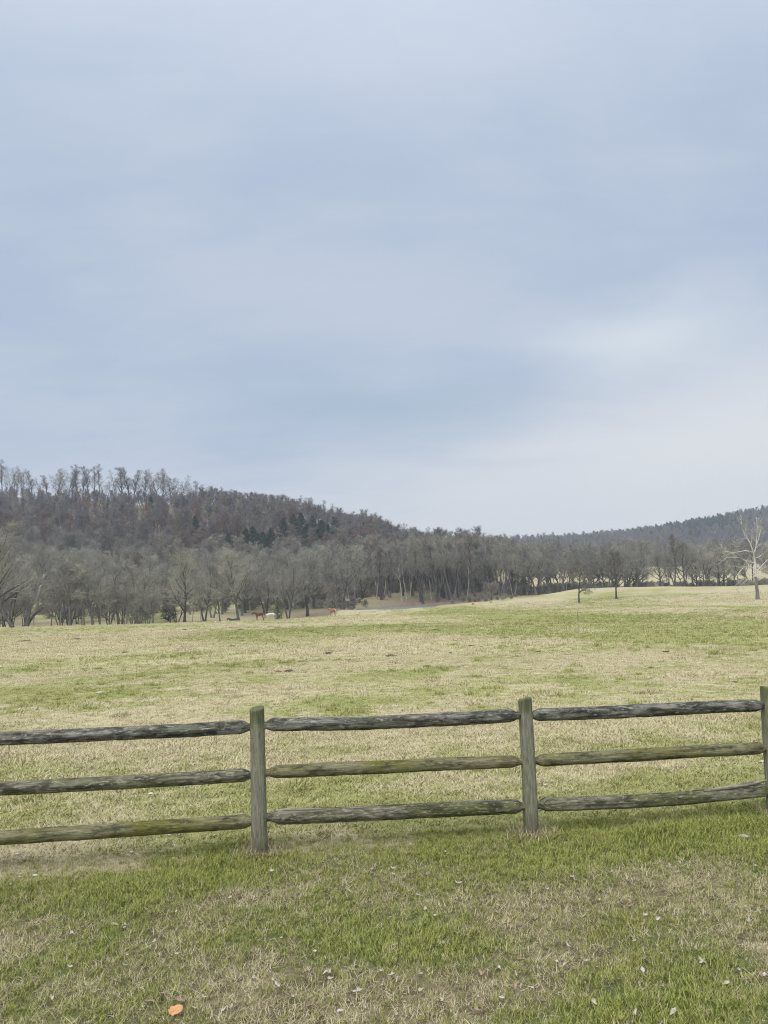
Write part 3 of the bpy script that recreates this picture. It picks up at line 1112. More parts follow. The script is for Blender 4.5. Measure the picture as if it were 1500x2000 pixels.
def build_sycamore():
    B = hit(1479, 1171)
    o = empty('sycamore_tree', B)
    rs = random.Random(4)
    z2 = lambda q: [(1350 + a / 9.527, 980 + b / 9.527) for a, b in q]
    T0, T, C = Geo(), Geo(), Geo()
    s = B[1] / F / 9.527            # metres per zoomed pixel
    tr = from_picture(B, z2([(1237, 1830), (1232, 1700), (1216, 1550), (1200, 1400)]), rs, 0)
    T0.tube(tr, [s * 42, s * 30, s * 27, s * 25], 9)
    limbs = [
        ([(1200, 1400), (1195, 1300), (1185, 1150), (1168, 1000), (1150, 920)], 24, 17, 0),
        ([(1150, 930), (1110, 800), (1060, 710), (1000, 630), (955, 500), (930, 350), (925, 250)], 16, 5, -.6),
        ([(1175, 960), (1200, 850), (1240, 730), (1275, 610), (1290, 520)], 14, 5, .8),
        ([(1205, 830), (1222, 650), (1228, 480), (1218, 290)], 9, 3, 1.5),
        ([(1112, 790), (1130, 690), (1130, 620), (1165, 540), (1190, 480)], 8, 3, -1.2),
        ([(1150, 945), (1080, 920), (1000, 910), (850, 940), (760, 955), (690, 930), (600, 925), (500, 910), (330, 860)], 11, 3, -1.5),
        ([(1175, 1145), (1090, 1110), (1000, 1090), (880, 1040), (760, 1030), (660, 1035), (600, 1090), (470, 1175)], 10, 3, 1.8),
        ([(1192, 1260), (1140, 1230), (1085, 1215), (1020, 1205), (960, 1240), (900, 1300), (850, 1370), (830, 1450)], 10, 4, -2.2),
        ([(1085, 1215), (1060, 1160), (1010, 1090)], 8, 5, .4),
        ([(1198, 1330), (1250, 1260), (1310, 1195), (1390, 1110), (1480, 1030), (1600, 960)], 12, 3, 1.2),
        ([(1200, 1350), (1280, 1290), (1340, 1240), (1400, 1215), (1550, 1190)], 9, 3, -1.6),
        ([(1172, 1050), (1260, 1025), (1340, 975), (1420, 900), (1560, 860), (1680, 840)], 10, 3, 2.0),
        ([(1195, 870), (1300, 775), (1430, 755), (1560, 700)], 8, 3, -1.0),
        ([(1195, 1380), (1120, 1410), (1060, 1440), (1000, 1480), (930, 1560)], 7, 2.5, -1.4),
        ([(1195, 1390), (1260, 1380), (1340, 1390), (1450, 1450)], 7, 2.5, 1.6),
        ([(1190, 1300), (1150, 1230), (1160, 1180)], 8, 5, 1.5),
        ([(1198, 1360), (1120, 1350), (1020, 1400), (900, 1480), (820, 1560)], 7, 2.5, 2.4),
        ([(1190, 1240), (1300, 1330), (1400, 1380), (1520, 1400)], 7, 2.5, -2.6),
    ]
    for q, r1, r2, dep in limbs:
        p = from_picture(B, z2(q), rs, dep)
        n = len(p)
        T.tube(p, [s * .85 * (r1 + (r2 - r1) * i / (n - 1)) for i in range(n)], 6)
        L = sum((p[i + 1] - p[i]).length for i in range(n - 1))
        low = q[0][1] > 1300 and r1 < 12
        branchlets(C, p, min(L, 4.2), s * r1 * .8, rs, 7 if r1 < 20 else 3, 3, 3, .7, .008, .0 if low else .08, .3, .12 if low else 0)
    link('trunk', mesh('sycamore_trunk', T0.v, T0.f), o, [M['bark']])
    link('limbs', mesh('sycamore_limbs', T.v, T.f), o, [M['bark_sycamore']])
    link('crown', mesh('sycamore_twigs', C.v, C.f, False), o, [M['twig_syc']])
    tag(o, 'white limbed sycamore with dark lower trunk standing on the pasture', 'tree')

    # leaning pale dead trunk at the field edge
    B = hit(64, 1221)
    o = empty('dead_tree', B)
    w2 = lambda q: [(a / 6.0, 1080 + b / 6.0) for a, b in q]
    T, C = Geo(), Geo()
    s = B[1] / F / 6.0
    p = from_picture(B, w2([(385, 862), (392, 770), (412, 680), (432, 540), (465, 420), (500, 320), (515, 240)]), rs, .6)
    T.tube(p, [s * r for r in (11, 10, 11, 11, 10, 8, 6)], 8)
    for q, r1, dep in (([(503, 335), (570, 328), (670, 308), (685, 270)], 5, .8), ([(505, 300), (560, 220), (620, 155)], 6, -.8)):
        p = from_picture(B, w2(q), rs, dep)
        C.tube(p, [s * r1 * (1 - .6 * i / (len(p) - 1)) for i in range(len(p))], 5)
        twigs(C, p, rs, 10, .6, .01)
    link('trunk', mesh('dead_trunk', T.v, T.f), o, [M['bark_pale']])
    link('limbs', mesh('dead_limbs', C.v, C.f), o, [M['bark_pale']])
    tag(o, 'leaning dead tree with bleached pale trunk at the field edge', 'tree')
    # lying / leaning dark trunks
    for q, lab in (([(150, 870), (95, 790), (40, 710), (15, 640), (-40, 560)], 'dark trunk leaning away from the bleached dead tree at the field edge'),
                   ([(310, 860), (345, 800), (385, 740), (440, 690), (500, 640)], 'dark trunk slanting across behind the bleached dead tree')):
        px0, py0 = w2([q[0]])[0]
        B = hit(px0, py0 + .5)
        o = empty('leaning_tree', B)
        p = from_picture(B, w2(q), rs, .7)
        T, C = Geo(), Geo()
        s = B[1] / F / 6.0
        T.tube(p, [s * r for r in (24, 19, 17, 14, 10)], 7)
        branchlets(C, p, 3.5, .1, rs, 8, 4, 4, .8, .014, .1)
        link('trunk', mesh('leaning_trunk', T.v, T.f), o, [M['bark_dark']])
        link('crown', mesh('leaning_twigs', C.v, C.f, False), o, [M['twig']])
        tag(o, lab, 'tree')


build_sycamore()


# ------------------------------------------------------------------ fence
def wood(name, base, dark, pale, moss, mossy, axis=0, darkness=.5, bands=0.5):
    m, t, b = principled(name)
    tc = t.n('ShaderNodeTexCoord')
    oi = t.n('ShaderNodeObjectInfo')
    off = t.math('MULTIPLY', oi.outputs['Random'], 37.0)
    cmb = t.n('ShaderNodeCombineXYZ')
    for i in range(3):
        t.put(cmb.inputs[i], off)
    p = t.vmath('ADD', tc.outputs['Object'], cmb.outputs[0])
    s = [26.0, 26.0, 26.0]
    s[axis] = 1.6
    grain = t.noise(t.scalev(p, tuple(s)), 2.4, 6, .65, .3)
    s2 = [15.0, 15.0, 15.0]
    s2[axis] = 4.5
    blot = t.noise(t.scalev(p, tuple(s2)), 1.4, 7, .72, .15)
    s3 = [6.0, 6.0, 6.0]
    s3[axis] = 1.3
    zone = t.noise(t.scalev(p, tuple(s3)), 1.1, 3, .5)
    col = t.mix(t.ramp(grain, .3, .7), base, pale)
    col = t.mix(t.math('MULTIPLY', t.ramp(zone, .42, .62), mossy), col, moss)
    col = t.mix(t.math('MULTIPLY', t.ramp(blot, .56 - .22 * darkness, .76 - .22 * darkness), .85), col, dark)
    sp = [60.0, 60.0, 60.0]
    sp[axis] = 20.0
    fl = t.noise(t.scalev(p, tuple(sp)), 1.0, 3, .6)
    col = t.mix(t.math('MULTIPLY', t.ramp(fl, .55, .66), bands), col, tuple(min(1, 1.5 * c) for c in pale))
    cr = t.ramp(grain, .36, .30)
    col = t.mix(t.math('MULTIPLY', cr, .75), col, tuple(.45 * c for c in dark))
    t.put(b.inputs['Base Color'], col)
    b.inputs['Roughness'].default_value = .88
    fine = t.noise(t.scalev(p, tuple(5 * q for q in s)), 1.6, 4, .7)
    col2 = t.mix(t.ramp(fine, .3, .7), (.62, .62, .62), (1.3, 1.3, 1.3))
    col = t.mix(1.0, col, col2, 'MULTIPLY')
    if axis == 2:                       # algae on the weathered post heads, damp feet
        sp_ = t.n('ShaderNodeSeparateXYZ')
        t.put(sp_.inputs[0], tc.outputs['Object'])
        hz = t.math('ADD', sp_.outputs[2], t.math('MULTIPLY', t.math('SUBTRACT', blot, .5), .35))
        col = t.mix(t.math('MULTIPLY', t.ramp(hz, .80, .93), .85), col, t.mix(t.ramp(grain, .3, .7), (.06, .075, .03), (.15, .16, .075)))
        col = t.mix(t.math('MULTIPLY', t.ramp(hz, .20, .04), .6), col, (.085, .078, .055))
    t.put(b.inputs['Base Color'], col)
    bump(t, b, t.math('ADD', grain, t.math('MULTIPLY', blot, .5)), .009, 1.0)
    return m


W_TOP = wood('weathered_grey_wood', (.14, .135, .115), (.024, .024, .02), (.29, .28, .25), (.085, .10, .045), .5, 0, .72, .55)
W_MID = wood('mossy_olive_wood', (.185, .17, .09), (.04, .042, .024), (.27, .25, .16), (.16, .155, .03), .85, 0, .5, .3)
W_LOW = wood('grey_green_wood', (.16, .15, .105), (.034, .036, .024), (.28, .265, .20), (.11, .12, .035), .75, 0, .6, .6)
W_POST = wood('post_wood', (.205, .195, .145), (.08, .08, .055), (.30, .29, .23), (.17, .18, .09), .5, 2, .2, .15)
W_CUT = wood('split_wood', (.27, .25, .19), (.07, .065, .05), (.38, .36, .30), (.2, .19, .1), .3, 0, .3, .4)


def rail_mesh(L, r, seed, bow=0.0, taper=(1, 1), lump=.0):
    """one round rail along +X, its ends whittled to a tenon"""
    rs = random.Random(seed)
    n, sd = 150, 46
    nfac = rs.choice([5, 6, 7])
    cracks = [(rs.uniform(.1, 2.9) - (0 if rs.random() < .5 else PI), rs.uniform(-.3, L * .7), rs.uniform(.3, 1.1), rs.uniform(.004, .009), rs.uniform(-.25, .25)) for _ in range(7)]
    xs = np.linspace(0, L, n)
    xs = np.unique(np.concatenate([[-.07, -.02, 0, .012, .03, .05, .07], xs[1:-1], [L - .07, L - .05, L - .03, L - .012, L, L + .02, L + .07]]))
    xs = np.array([x for x in xs])
    th = np.arange(sd) / sd * 2 * PI
    ph = rs.uniform(0, 50)
    v, f = [], []
    skew = (rs.uniform(-.25, .25), rs.uniform(-.55, .1))
    for x in xs:
        k = 1.0
        e0, e1 = x, L - x
        tlen = .05
        for e, on in ((e0, taper[0]), (e1, taper[1])):
            if on and e < tlen:
                k = min(k, .56 + .44 * max(0, e / tlen) ** .8)
        xa = np.full(sd, x)
        nz = fbm(xa * 2.1 + ph, th * 0 + np.cos(th) * 1.4 + 9, seed, 3) - .5
        nz2 = fbm(xa * 9 + ph, np.cos(th) * 2.6 + np.sin(th) * 1.7 + 20, seed + 7, 3) - .5
        fib = vnoise(xa * 3.0 + ph, th * 11 / PI, seed + 3) - .5
        fac = .028 * np.cos(nfac * th + ph) + .02 * np.cos((nfac - 2) * th - ph)
        nz3 = vnoise(xa * 34 + ph, th * 7 / PI, seed + 11) - .5
        rad = r * (1 + fac + .05 * nz3 + .09 * nz + .11 * nz2 + .06 * fib) * k
        for tc, c0, cl, dep, drift in cracks:      # drying checks along the grain
            if c0 < x < c0 + cl:
                q = (x - c0) / cl
                dt = (th - (tc + drift * (q - .5) + .05 * math.sin(11 * x + ph)) + PI) % (2 * PI) - PI
                rad = rad - dep * math.sin(PI * q) ** .6 * np.exp(-(dt / .075) ** 2)
        # weathered flats
        rad = np.where(np.sin(th) > .9, rad * (1 - .05 * (np.sin(th) - .9) * 10), rad)
        cz = -bow * math.sin(PI * np.clip(x / L, 0, 1)) + .012 * (float(fbm(np.array([x * 1.6 + ph]), np.array([3.3]), seed + 5, 2)[0]) - .5)
        cy = .016 * (float(fbm(np.array([x * 1.3 + ph]), np.array([7.3]), seed + 6, 2)[0]) - .5)
        if k < 1:                       # the tenon sits off the centre
            cz += skew[1] * r * (1 - k) * .5
            cy += skew[0] * r * (1 - k) * .5
        for j in range(sd):
            v.append((x, cy + rad[j] * math.cos(th[j]), cz + rad[j] * math.sin(th[j])))
    m = len(xs)
    for i in range(m - 1):
        for j in range(sd):
            a = i * sd + j
            b = i * sd + (j + 1) % sd
            f.append((a, a + sd, b + sd, b))
    f.append(tuple(range(sd)))
    f.append(tuple((m - 1) * sd + j for j in reversed(range(sd))))
    return mesh('rail', v, f)


def post_mesh(H, r, seed, r_top=None):
    rs = random.Random(seed)
    sd = 28
    zs = np.concatenate([np.linspace(-.35, H - .012, 46), [H - .008, H - .003, H]])
    th = np.arange(sd) / sd * 2 * PI
    ph = rs.uniform(0, 40)
    v, f = [], []
    r_top = r_top or r * .94
    for z in zs:
        za = np.full(sd, z)
        nz = fbm(za * 1.6 + ph, np.cos(th) * 1.3 + 4, seed, 3) - .5
        fib = vnoise(za * 1.2 + ph, th * 12 / PI, seed + 2) - .5
        k = 1 - .0 * z
        if z > H - .01:
            k = 1 - .12 * ((z - H + .01) / .01) ** 2
        rr_ = r + (r_top - r) * np.clip(z / H, 0, 1)
        # squarish section: a post planed on its face
        sq = 1 - .06 * np.cos(4 * th + .3)
        rad = rr_ * (1 + .10 * nz + .03 * fib) * k * sq
        cx = .006 * math.sin(2.4 * z + ph)
        for j in range(sd):
            tilt = .010 * math.cos(th[j] + ph) if z > H - .02 else 0
            v.append((cx + rad[j] * math.cos(th[j]), rad[j] * math.sin(th[j]), z + tilt))
    m = len(zs)
    for i in range(m - 1):
        for j in range(sd):
            a = i * sd + j
            b = i * sd + (j + 1) % sd
            f.append((a, b, b + sd, a + sd))
    v.append((0, 0, H + .004))
    c = len(v) - 1
    for j in range(sd):
        f.append(((m - 1) * sd + j, (m - 1) * sd + (j + 1) % sd, c))
    return mesh('post', v, f)


def align(o, A, B, axis):
    """point the local axis from A to B"""
    d = (B - A).normalized()
    o.location = A
    if axis == 'X':
        o.rotation_euler = d.to_track_quat('X', 'Z').to_euler()
    else:
        y = Vector(FD)
        x = y - d * y.dot(d)
        x.normalize()
        yy = d.cross(x)
        o.rotation_euler = Matrix((x, yy, d)).transposed().to_euler()


P1 = hit(509, 1668)
P2 = hit(1037, 1631)
FD = (P2 - P1)
FD[2] = 0
FD = FD / np.linalg.norm(FD)
FN = np.array([-FD[1], FD[0], 0])


def on_fence(px, py):
    d = dir_of(px, py)
    o = np.array([0, 0, CAM_H])
    t = np.dot(P1 - o, FN) / np.dot(d, FN)
    return Vector(o + d * t)


def build_fence():
    fence = empty('rail_fence', Vector(((P1 + P2) / 2)))
    inv = Matrix.Translation(-fence.location)
    posts = []

    def add_post(A, B, r, seed):
        me = post_mesh((B - A).length, r, seed)
        o = link('post', me, fence, [W_POST])
        hz = (B - A).length
        align(o, A, B, 'Z')
        o.matrix_world = inv @ o.matrix_basis
        o.location = A - fence.location
        posts.append((A, B))
        return o

    A1, B1 = on_fence(509, 1669), on_fence(500, 1383)
    A2, B2 = on_fence(1037, 1632), on_fence(1024, 1364)
    A3, B3 = on_fence(1516, 1604), on_fence(1500, 1342)
    A1.z -= .01
    step = A1 - A2
    step.z = 0
    up1 = B1 - A1
    A0 = A1 + step * 1.0
    A0.z = tz(A0.x, A0.y)
    B0 = A0 + Vector((-.02, 0, 1.0))
    A4 = A3 - step
    A4.z = tz(A4.x, A4.y)
    B4 = A4 + Vector((.0, 0, .99))
    Am = A0 + step
    Am.z = tz(Am.x, Am.y)
    Bm = Am + Vector((.01, 0, 1.0))
    for A, B, r, sd in ((A1, B1, .056, 1), (A2, B2, .053, 2), (A3, B3, .054, 3), (A0, B0, .055, 4), (A4, B4, .055, 5), (Am, Bm, .055, 6)):
        add_post(A, B, r, sd)

    def add_rail(A, B, r, seed, mat, bow=0., label=None):
        me = rail_mesh((B - A).length, r, seed, bow)
        o = link('rail', me, fence, [mat])
        align(o, A, B, 'X')
        o.location = A - fence.location
        if label:
            o['label'] = label
        return o
    k = 4.9 / F / 2
    # (left px, y), (right px, y), radius in px, material, bow, label
    spec = [
        ((520, 1415), (1009, 1397), 12.6, W_TOP, .016, 'dark stained top rail with pale flakes'),
        ((526, 1508), (1014, 1486), 12.4, W_MID, .0, 'olive yellow middle rail'),
        ((530, 1595), (1018, 1574.5), 13.2, W_LOW, .004, 'grey bottom rail split at one end'),
        ((1040, 1396), (1487, 1376), 12.0, W_TOP, .004, 'silver grey top rail with long crack'),
        ((1047, 1484), (1492, 1460), 11.4, W_MID, .004, None),
        ((1053, 1570), (1501, 1542), 12.4, W_LOW, .026, 'bowed bottom rail with a splintered end'),
    ]
    rails = []
    for (xa, ya), (xb, yb), rp, mat, bow, lab in spec:
        A, B = on_fence(xa, ya), on_fence(xb, yb)
        rails.append(add_rail(A, B, rp / F * (A.y + B.y) / 2 * 1.0, 10 + len(rails), mat, bow, lab))
    # left bay: picture edge points extended to the post outside the picture
    for i, ((xa, ya), (xb, yb), rp, mat, bow) in enumerate([
            ((0, 1443), (486, 1420), 13.2, W_TOP, .0), ((0, 1540.5), (489, 1513), 12.6, W_LOW, .002), ((0, 1636), (492, 1604), 13.2, W_MID, .0)]):
        A, B = on_fence(xa, ya), on_fence(xb, yb)
        d = (A - B)
        tt = ((A0 - B).dot(Vector(FD)) + .055) / d.dot(Vector(FD))
        A = B + d * tt
        add_rail(A, B, rp / F * (A.y + B.y) / 2, 30 + i, mat, bow, 'mossy green bottom rail' if i == 2 else None)
    # bays outside the picture
    for i, h in enumerate((.90, .56, .25)):
        for (pa, pb) in (((Am, Bm), (A0, B0)), ((A3, B3), (A4, B4))):
            d = Vector(FD) * .053
            add_rail(pa[0].lerp(pa[1], h) + d, pb[0].lerp(pb[1], h) - d, .042, 40 + i, (W_TOP, W_MID, W_LOW)[i], .004)

    # slivers split from two of the bottom rails
    def sliver(rail, pts, rads, name):
        G = Geo()
        G.tube([Vector(p) for p in pts], rads, 5)
        v = [(p.x, p.y, p.z) for p in G.v]
        o = link(name, mesh(name, v, G.f), rail, [W_CUT])
        o['label'] = 'thin sliver splitting away from the rail'
        return o
    L5 = (on_fence(1501, 1542) - on_fence(1053, 1570)).length
    sliver(rails[5], [(L5 - .52, -.022, .026), (L5 - .35, -.024, .037), (L5 - .2, -.022, .048), (L5 - .08, -.02, .062), (L5 - .02, -.018, .072)],
           [.008, .014, .015, .012, .004], 'splinter')
    sliver(rails[2], [(.02, -.02, .046), (.1, -.022, .047), (.22, -.02, .045), (.34, -.016, .040)], [.004, .010, .010, .004], 'splinter')
    tag(fence, 'weathered three rail wooden fence across the edge of the pasture', 'fence')
    return [(A1, B1), (A2, B2), (A3, B3)]


fence_posts = build_fence()


# ------------------------------------------------------------------ grass
def blade(v, f, base, az, L, w, lean, curl, rs):
    """one bent blade: two quads and a tip"""
    d = Vector((math.cos(az), math.sin(az), 0))
    s = Vector((-math.sin(az), math.cos(az), 0))
    p = Vector(base)
    a = lean
    n = len(v)
    for i in range(3):
        ww = w * (1 - .28 * i)
        v += [p - s * ww / 2, p + s * ww / 2]
        p = p + (d * math.sin(a) + Vector((0, 0, 1)) * math.cos(a)) * (L / 3)
        a += curl
    v.append(p)
    f += [(n, n + 1, n + 3, n + 2), (n + 2, n + 3, n + 5, n + 4), (n + 4, n + 5, n + 6)]


def clump(seed, nb, rad, L, w, lean, curl):
    rs = random.Random(seed)
    v, f = [], []
    for i in range(nb):
        a = rs.uniform(0, 2 * PI)
        r = rad * math.sqrt(rs.random())
        blade(v, f, (r * math.cos(a), r * math.sin(a), -.004), rs.uniform(0, 2 * PI), L * rs.uniform(.55, 1.2), w * rs.uniform(.7, 1.3),
              rs.uniform(*lean), rs.uniform(*curl), rs)
    return mesh('grass_clump', v, f)


def grass_mat(name, c1, c2, c3):
    m, t, b = principled(name)
    oi = t.n('ShaderNodeObjectInfo')
    geo = t.n('ShaderNodeNewGeometry')
    n = t.noise(geo.outputs['Position'], 60, 2, .5)
    col = t.mix(oi.outputs['Random'], c1, c2)
    col = t.mix(t.ramp(n, .45, .72), col, c3)
    t.put(b.inputs['Base Color'], col)
    b.inputs['Roughness'].default_value = .7
    b.inputs['Specular IOR Level'].default_value = .2
    return m


G_GREEN = grass_mat('green_grass', (.145, .185, .03), (.29, .31, .075), (.44, .43, .17))
G_OLIVE = grass_mat('yellow_green_grass', (.25, .27, .08), (.375, .375, .15), (.51, .48, .26))
G_STRAW = grass_mat('dry_grass', (.43, .375, .215), (.57, .51, .33), (.64, .59, .41))
G_DARK = grass_mat('dead_grass', (.25, .21, .115), (.40, .35, .20), (.50, .45, .28))


def grass():
    rs = np.random.RandomState(3)
    near_g = [(clump(100 + i, 13, .035, .062, .0042, (.1, .75), (.05, .55)), [G_GREEN]) for i in range(5)]
    near_s = [(clump(120 + i, 12, .05, .07, .0036, (.7, 1.45), (-.25, .3)), [G_STRAW if i % 2 else G_DARK]) for i in range(6)]
    near_t = [(clump(140 + i, 11, .035, .05, .0036, (.2, 1.0), (.1, .5)), [G_STRAW if i % 3 else G_DARK]) for i in range(4)]
    mid_o = [(clump(160 + i, 16, .07, .055, .008, (.5, 1.3), (0, .4)), [G_OLIVE]) for i in range(4)]
    mid_s = [(clump(180 + i, 16, .09, .065, .008, (.6, 1.35), (-.1, .4)), [G_STRAW]) for i in range(4)]
    tus_g = [(clump(200 + i, 60, .16, .15, .011, (.1, .9), (.05, .5)), [G_GREEN if i % 2 else G_OLIVE]) for i in range(4)]
    tus_s = [(clump(220 + i, 50, .22, .13, .014, (.3, 1.2), (0, .5)), [G_STRAW if i % 4 else G_DARK]) for i in range(4)]
    NG, NS, NT_, MO, MS, TG, TS = 0, 5, 11, 15, 19, 23, 27
    protos = near_g + near_s + near_t + mid_o + mid_s + tus_g + tus_s
    P, RO, S, W = [], [], [], []

    def sow(n, y0, y1, fn, power=1.0):
        # uniform over the strip, a little wider than the view
        Y = y0 + (y1 - y0) * rs.rand(n)
        X = (rs.rand(n) * 2 - 1) * (.58 * y1 + 1.2)
        k = np.abs(X) < .58 * Y + 1.2
        X, Y = X[k], Y[k]
        g = greenness(X, Y)
        lawn = (Y - fence_y(X) - .15 + .35 * (fbm(X * 2, Y * 2, 91, 2) - .5)) < .2
        Z = terrain(X, Y)
        w, s, ok, tilt = fn(X, Y, g, lawn)
        P.append(np.stack([X, Y, Z], -1)[ok])
        m = int(ok.sum())
        RO.append(np.stack([rs.normal(0, tilt, m), rs.normal(0, tilt, m), rs.uniform(0, 6.28, m)], -1))
        S.append(s[ok])
        W.append(w[ok])

    def lawn_mix(X, Y, g, lawn):
        n = len(X)
        jit = g + rs.normal(0, .40, n)
        isg = jit > .5
        w = np.where(isg, NG + rs.randint(0, 5, n), np.where(rs.rand(n) < .6, NS + rs.randint(0, 6, n), NT_ + rs.randint(0, 4, n)))
        tuft = sstep(.45, .95, g)
        s = rs.uniform(.5, 1.1, n) * np.where(isg, .52 + .42 * tuft, .8)
        bare = fbm(X * 2.3, Y * 2.3, 95, 3)
        ok = lawn & (rs.rand(n) < np.where(isg, 1, np.where(bare < .36, .7, 1)))
        return w, s, ok, .12

    def field_near(X, Y, g, lawn):
        n = len(X)
        isg = (g + rs.normal(0, .20, n)) > .50
        w = np.where(isg, MO + rs.randint(0, 4, n), MS + rs.randint(0, 4, n))
        s = rs.uniform(.6, 1.2, n) * .85
        return w, s, ~lawn, .1

    def field_far(X, Y, g, lawn):
        n = len(X)
        isg = (g + rs.normal(0, .20, n)) > .56
        w = np.where(isg, MO + rs.randint(0, 4, n), MS + rs.randint(0, 4, n))
        s = rs.uniform(.9, 1.6, n) * (1 + Y / 60)
        return w, s, ~lawn, .1

    def tussock(X, Y, g, lawn):
        n = len(X)
        isg = g + rs.normal(0, .1, n) > .62
        w = np.where(isg, TG + rs.randint(0, 4, n), TS + rs.randint(0, 4, n))
        s = rs.uniform(.35, 1.0, n) * np.where(Y > 45, 1.25, 1)
        den = fbm(X * .5, Y * .4, 99, 3)
        return w, s, (~lawn) & (den > .47), .08

    sow(105000, 2.2, 7.2, lawn_mix)
    sow(70000, 4.6, 11, field_near)
    sow(60000, 11, 24, field_near)
    sow(60000, 24, 62, field_far)
    sow(42000, 62, 160, field_far)
    sow(2200, 7, 24, tussock)
    sow(11000, 24, 70, tussock)
    sow(13000, 70, 165, tussock)
    # coarse fringe where the mower stops, and tufts round the post feet
    n = 2600
    X = rs.uniform(-4, 5, n)
    Y = fence_y(X) + .1 + rs.normal(0, .09, n) - .25
    k = (fbm(X * 1.1, Y * .3, 97, 2) > .46) | (X > 1.6)
    X, Y = X[k], Y[k]
    P.append(np.stack([X, Y, terrain(X, Y)], -1))
    RO.append(np.stack([X * 0, X * 0, rs.uniform(0, 6.28, len(X))], -1))
    S.append(rs.uniform(.6, 1.2, len(X)) * np.where(X > 1.6, 1.2, .8))
    W.append(NG + rs.randint(0, 5, len(X)))
    for A, B in fence_posts:
        n = 95
        a = rs.uniform(0, 6.28, n)
        r = .055 + np.abs(rs.normal(.03, .05, n))
        X = A.x + .02 + r * np.cos(a)
        Y = A.y + r * np.sin(a)
        P.append(np.stack([X, Y, terrain(X, Y)], -1))
        RO.append(np.stack([X * 0, X * 0, rs.uniform(0, 6.28, n)], -1))
        S.append(rs.uniform(.8, 2.1, n))
        W.append(np.where(rs.rand(n) < .8, NT_ + rs.randint(0, 4, n), NS + rs.randint(0, 6, n)))
    stuff('grass', np.concatenate(P), np.concatenate(RO), np.concatenate(S), np.concatenate(W), protos,
          'short green and dry grass of lawn and pasture')


grass()


# ------------------------------------------------------------------ fallen leaves, clods, stones
def leaf_mesh(seed, Lg, Wd, curl, roll):
    rs = random.Random(seed)
    nu, nv = 7, 5
    v, f = [], []
    lob = rs.uniform(0, 6)
    for i in range(nu):
        u = i / (nu - 1)
        half = Wd * .5 * (math.sin(PI * (u * .92 + .05)) ** .7) * (1 + .28 * math.sin(9 * u + lob))
        for j in range(nv):
            q = (j / (nv - 1)) * 2 - 1
            a = q * roll + .3 * math.sin(5 * u + lob)
            rr_ = half / max(abs(roll), .3)
            y = math.sin(a) * rr_
            z = (1 - math.cos(a)) * rr_ + curl * Lg * (u - .5) ** 2 * 2 + rs.gauss(0, .0016)
            v.append(((u - .5) * Lg + rs.gauss(0, .0015), y, z + .004))
    for i in range(nu - 1):
        for j in range(nv - 1):
            a = i * nv + j
            f.append((a, a + nv, a + nv + 1, a + 1))
    me = mesh('leaf', v, f)
    return me


def leaf_mat(name, c1, c2):
    m, t, b = principled(name)
    tc = t.n('ShaderNodeTexCoord')
    n = t.noise(tc.outputs['Object'], 70, 4, .6)
    oi = t.n('ShaderNodeObjectInfo')
    col = t.mix(t.ramp(n, .35, .65), c1, c2)
    col = t.mix(t.math('MULTIPLY', oi.outputs['Random'], .45), col, (.30, .25, .18))
    t.put(b.inputs['Base Color'], col)
    bump(t, b, n, .002, .6)
    return m


LM = leaf_mat('bleached_leaf', (.55, .51, .45), (.40, .36, .30))
LB = leaf_mat('brown_leaf', (.36, .27, .18), (.26, .18, .115))
leaf_kinds = []
for i in range(7):
    me = leaf_mesh(300 + i, .05 + .006 * (i % 3), .032, [.2, .5, .1, .4, .6, .1, .3][i], [1.0, .7, 1.5, .9, 1.7, .5, 1.2][i])
    me.materials.append(LB if i in (2, 5) else LM)
    leaf_kinds.append(me)


def leaves():
    rs = random.Random(12)
    spots = [(975, 1897), (955, 1903), (690, 1948), (700, 1945), (668, 1985), (746, 1908), (765, 1912), (643, 1910), (705, 1906), (825, 1942), (565, 1955),
             (1425, 1783), (1393, 1710), (1350, 1830), (1298, 1857), (1240, 1988), (1160, 1966), (1145, 1886), (1165, 1900), (1110, 1857), (1135, 1880),
             (1020, 1882), (1372, 1885), (1418, 1928), (1485, 1913), (1315, 1985), (1260, 1795), (1285, 1803), (1325, 1708), (1260, 1810), (865, 1966),
             (100, 1958), (225, 1945), (195, 1945), (225, 1812), (305, 1768), (300, 1795), (245, 1815), (140, 1832), (60, 1815), (340, 1788), (450, 1760),
             (465, 1755), (293, 1962), (318, 1956), (378, 1976), (352, 1960), (550, 1840), (545, 1930), (742, 1790), (768, 1716), (777, 1702), (868, 1672),
             (797, 1674), (900, 1732), (830, 1780), (720, 1700), (530, 1708), (580, 1765), (1118, 1720), (1095, 1740), (1000, 1940), (980, 1955), (935, 1985),
             (920, 1970), (1478, 1695), (1465, 1802), (1240, 1775), (1240, 1845), (1080, 1800), (40, 1713), (30, 1702), (20, 1735), (15, 1700), (35, 1670)]
    for px, py in spots:
        for q in range(rs.choice([1, 1, 2])):
            put_leaf(px + rs.uniform(-9, 9) * q, py + rs.uniform(-5, 5) * q, rs, rs.uniform(.4, .78))
    n = 0
    while n < 80:
        px, py = rs.uniform(-30, 1530), 1690 + 310 * rs.random() ** .8
        h = hit(px, py)
        if greenness(np.array([h[0]]), np.array([h[1]]))[0] > .5 + .4 * rs.random():
            continue
        put_leaf(px, py, rs, rs.uniform(.25, .6))
        n += 1


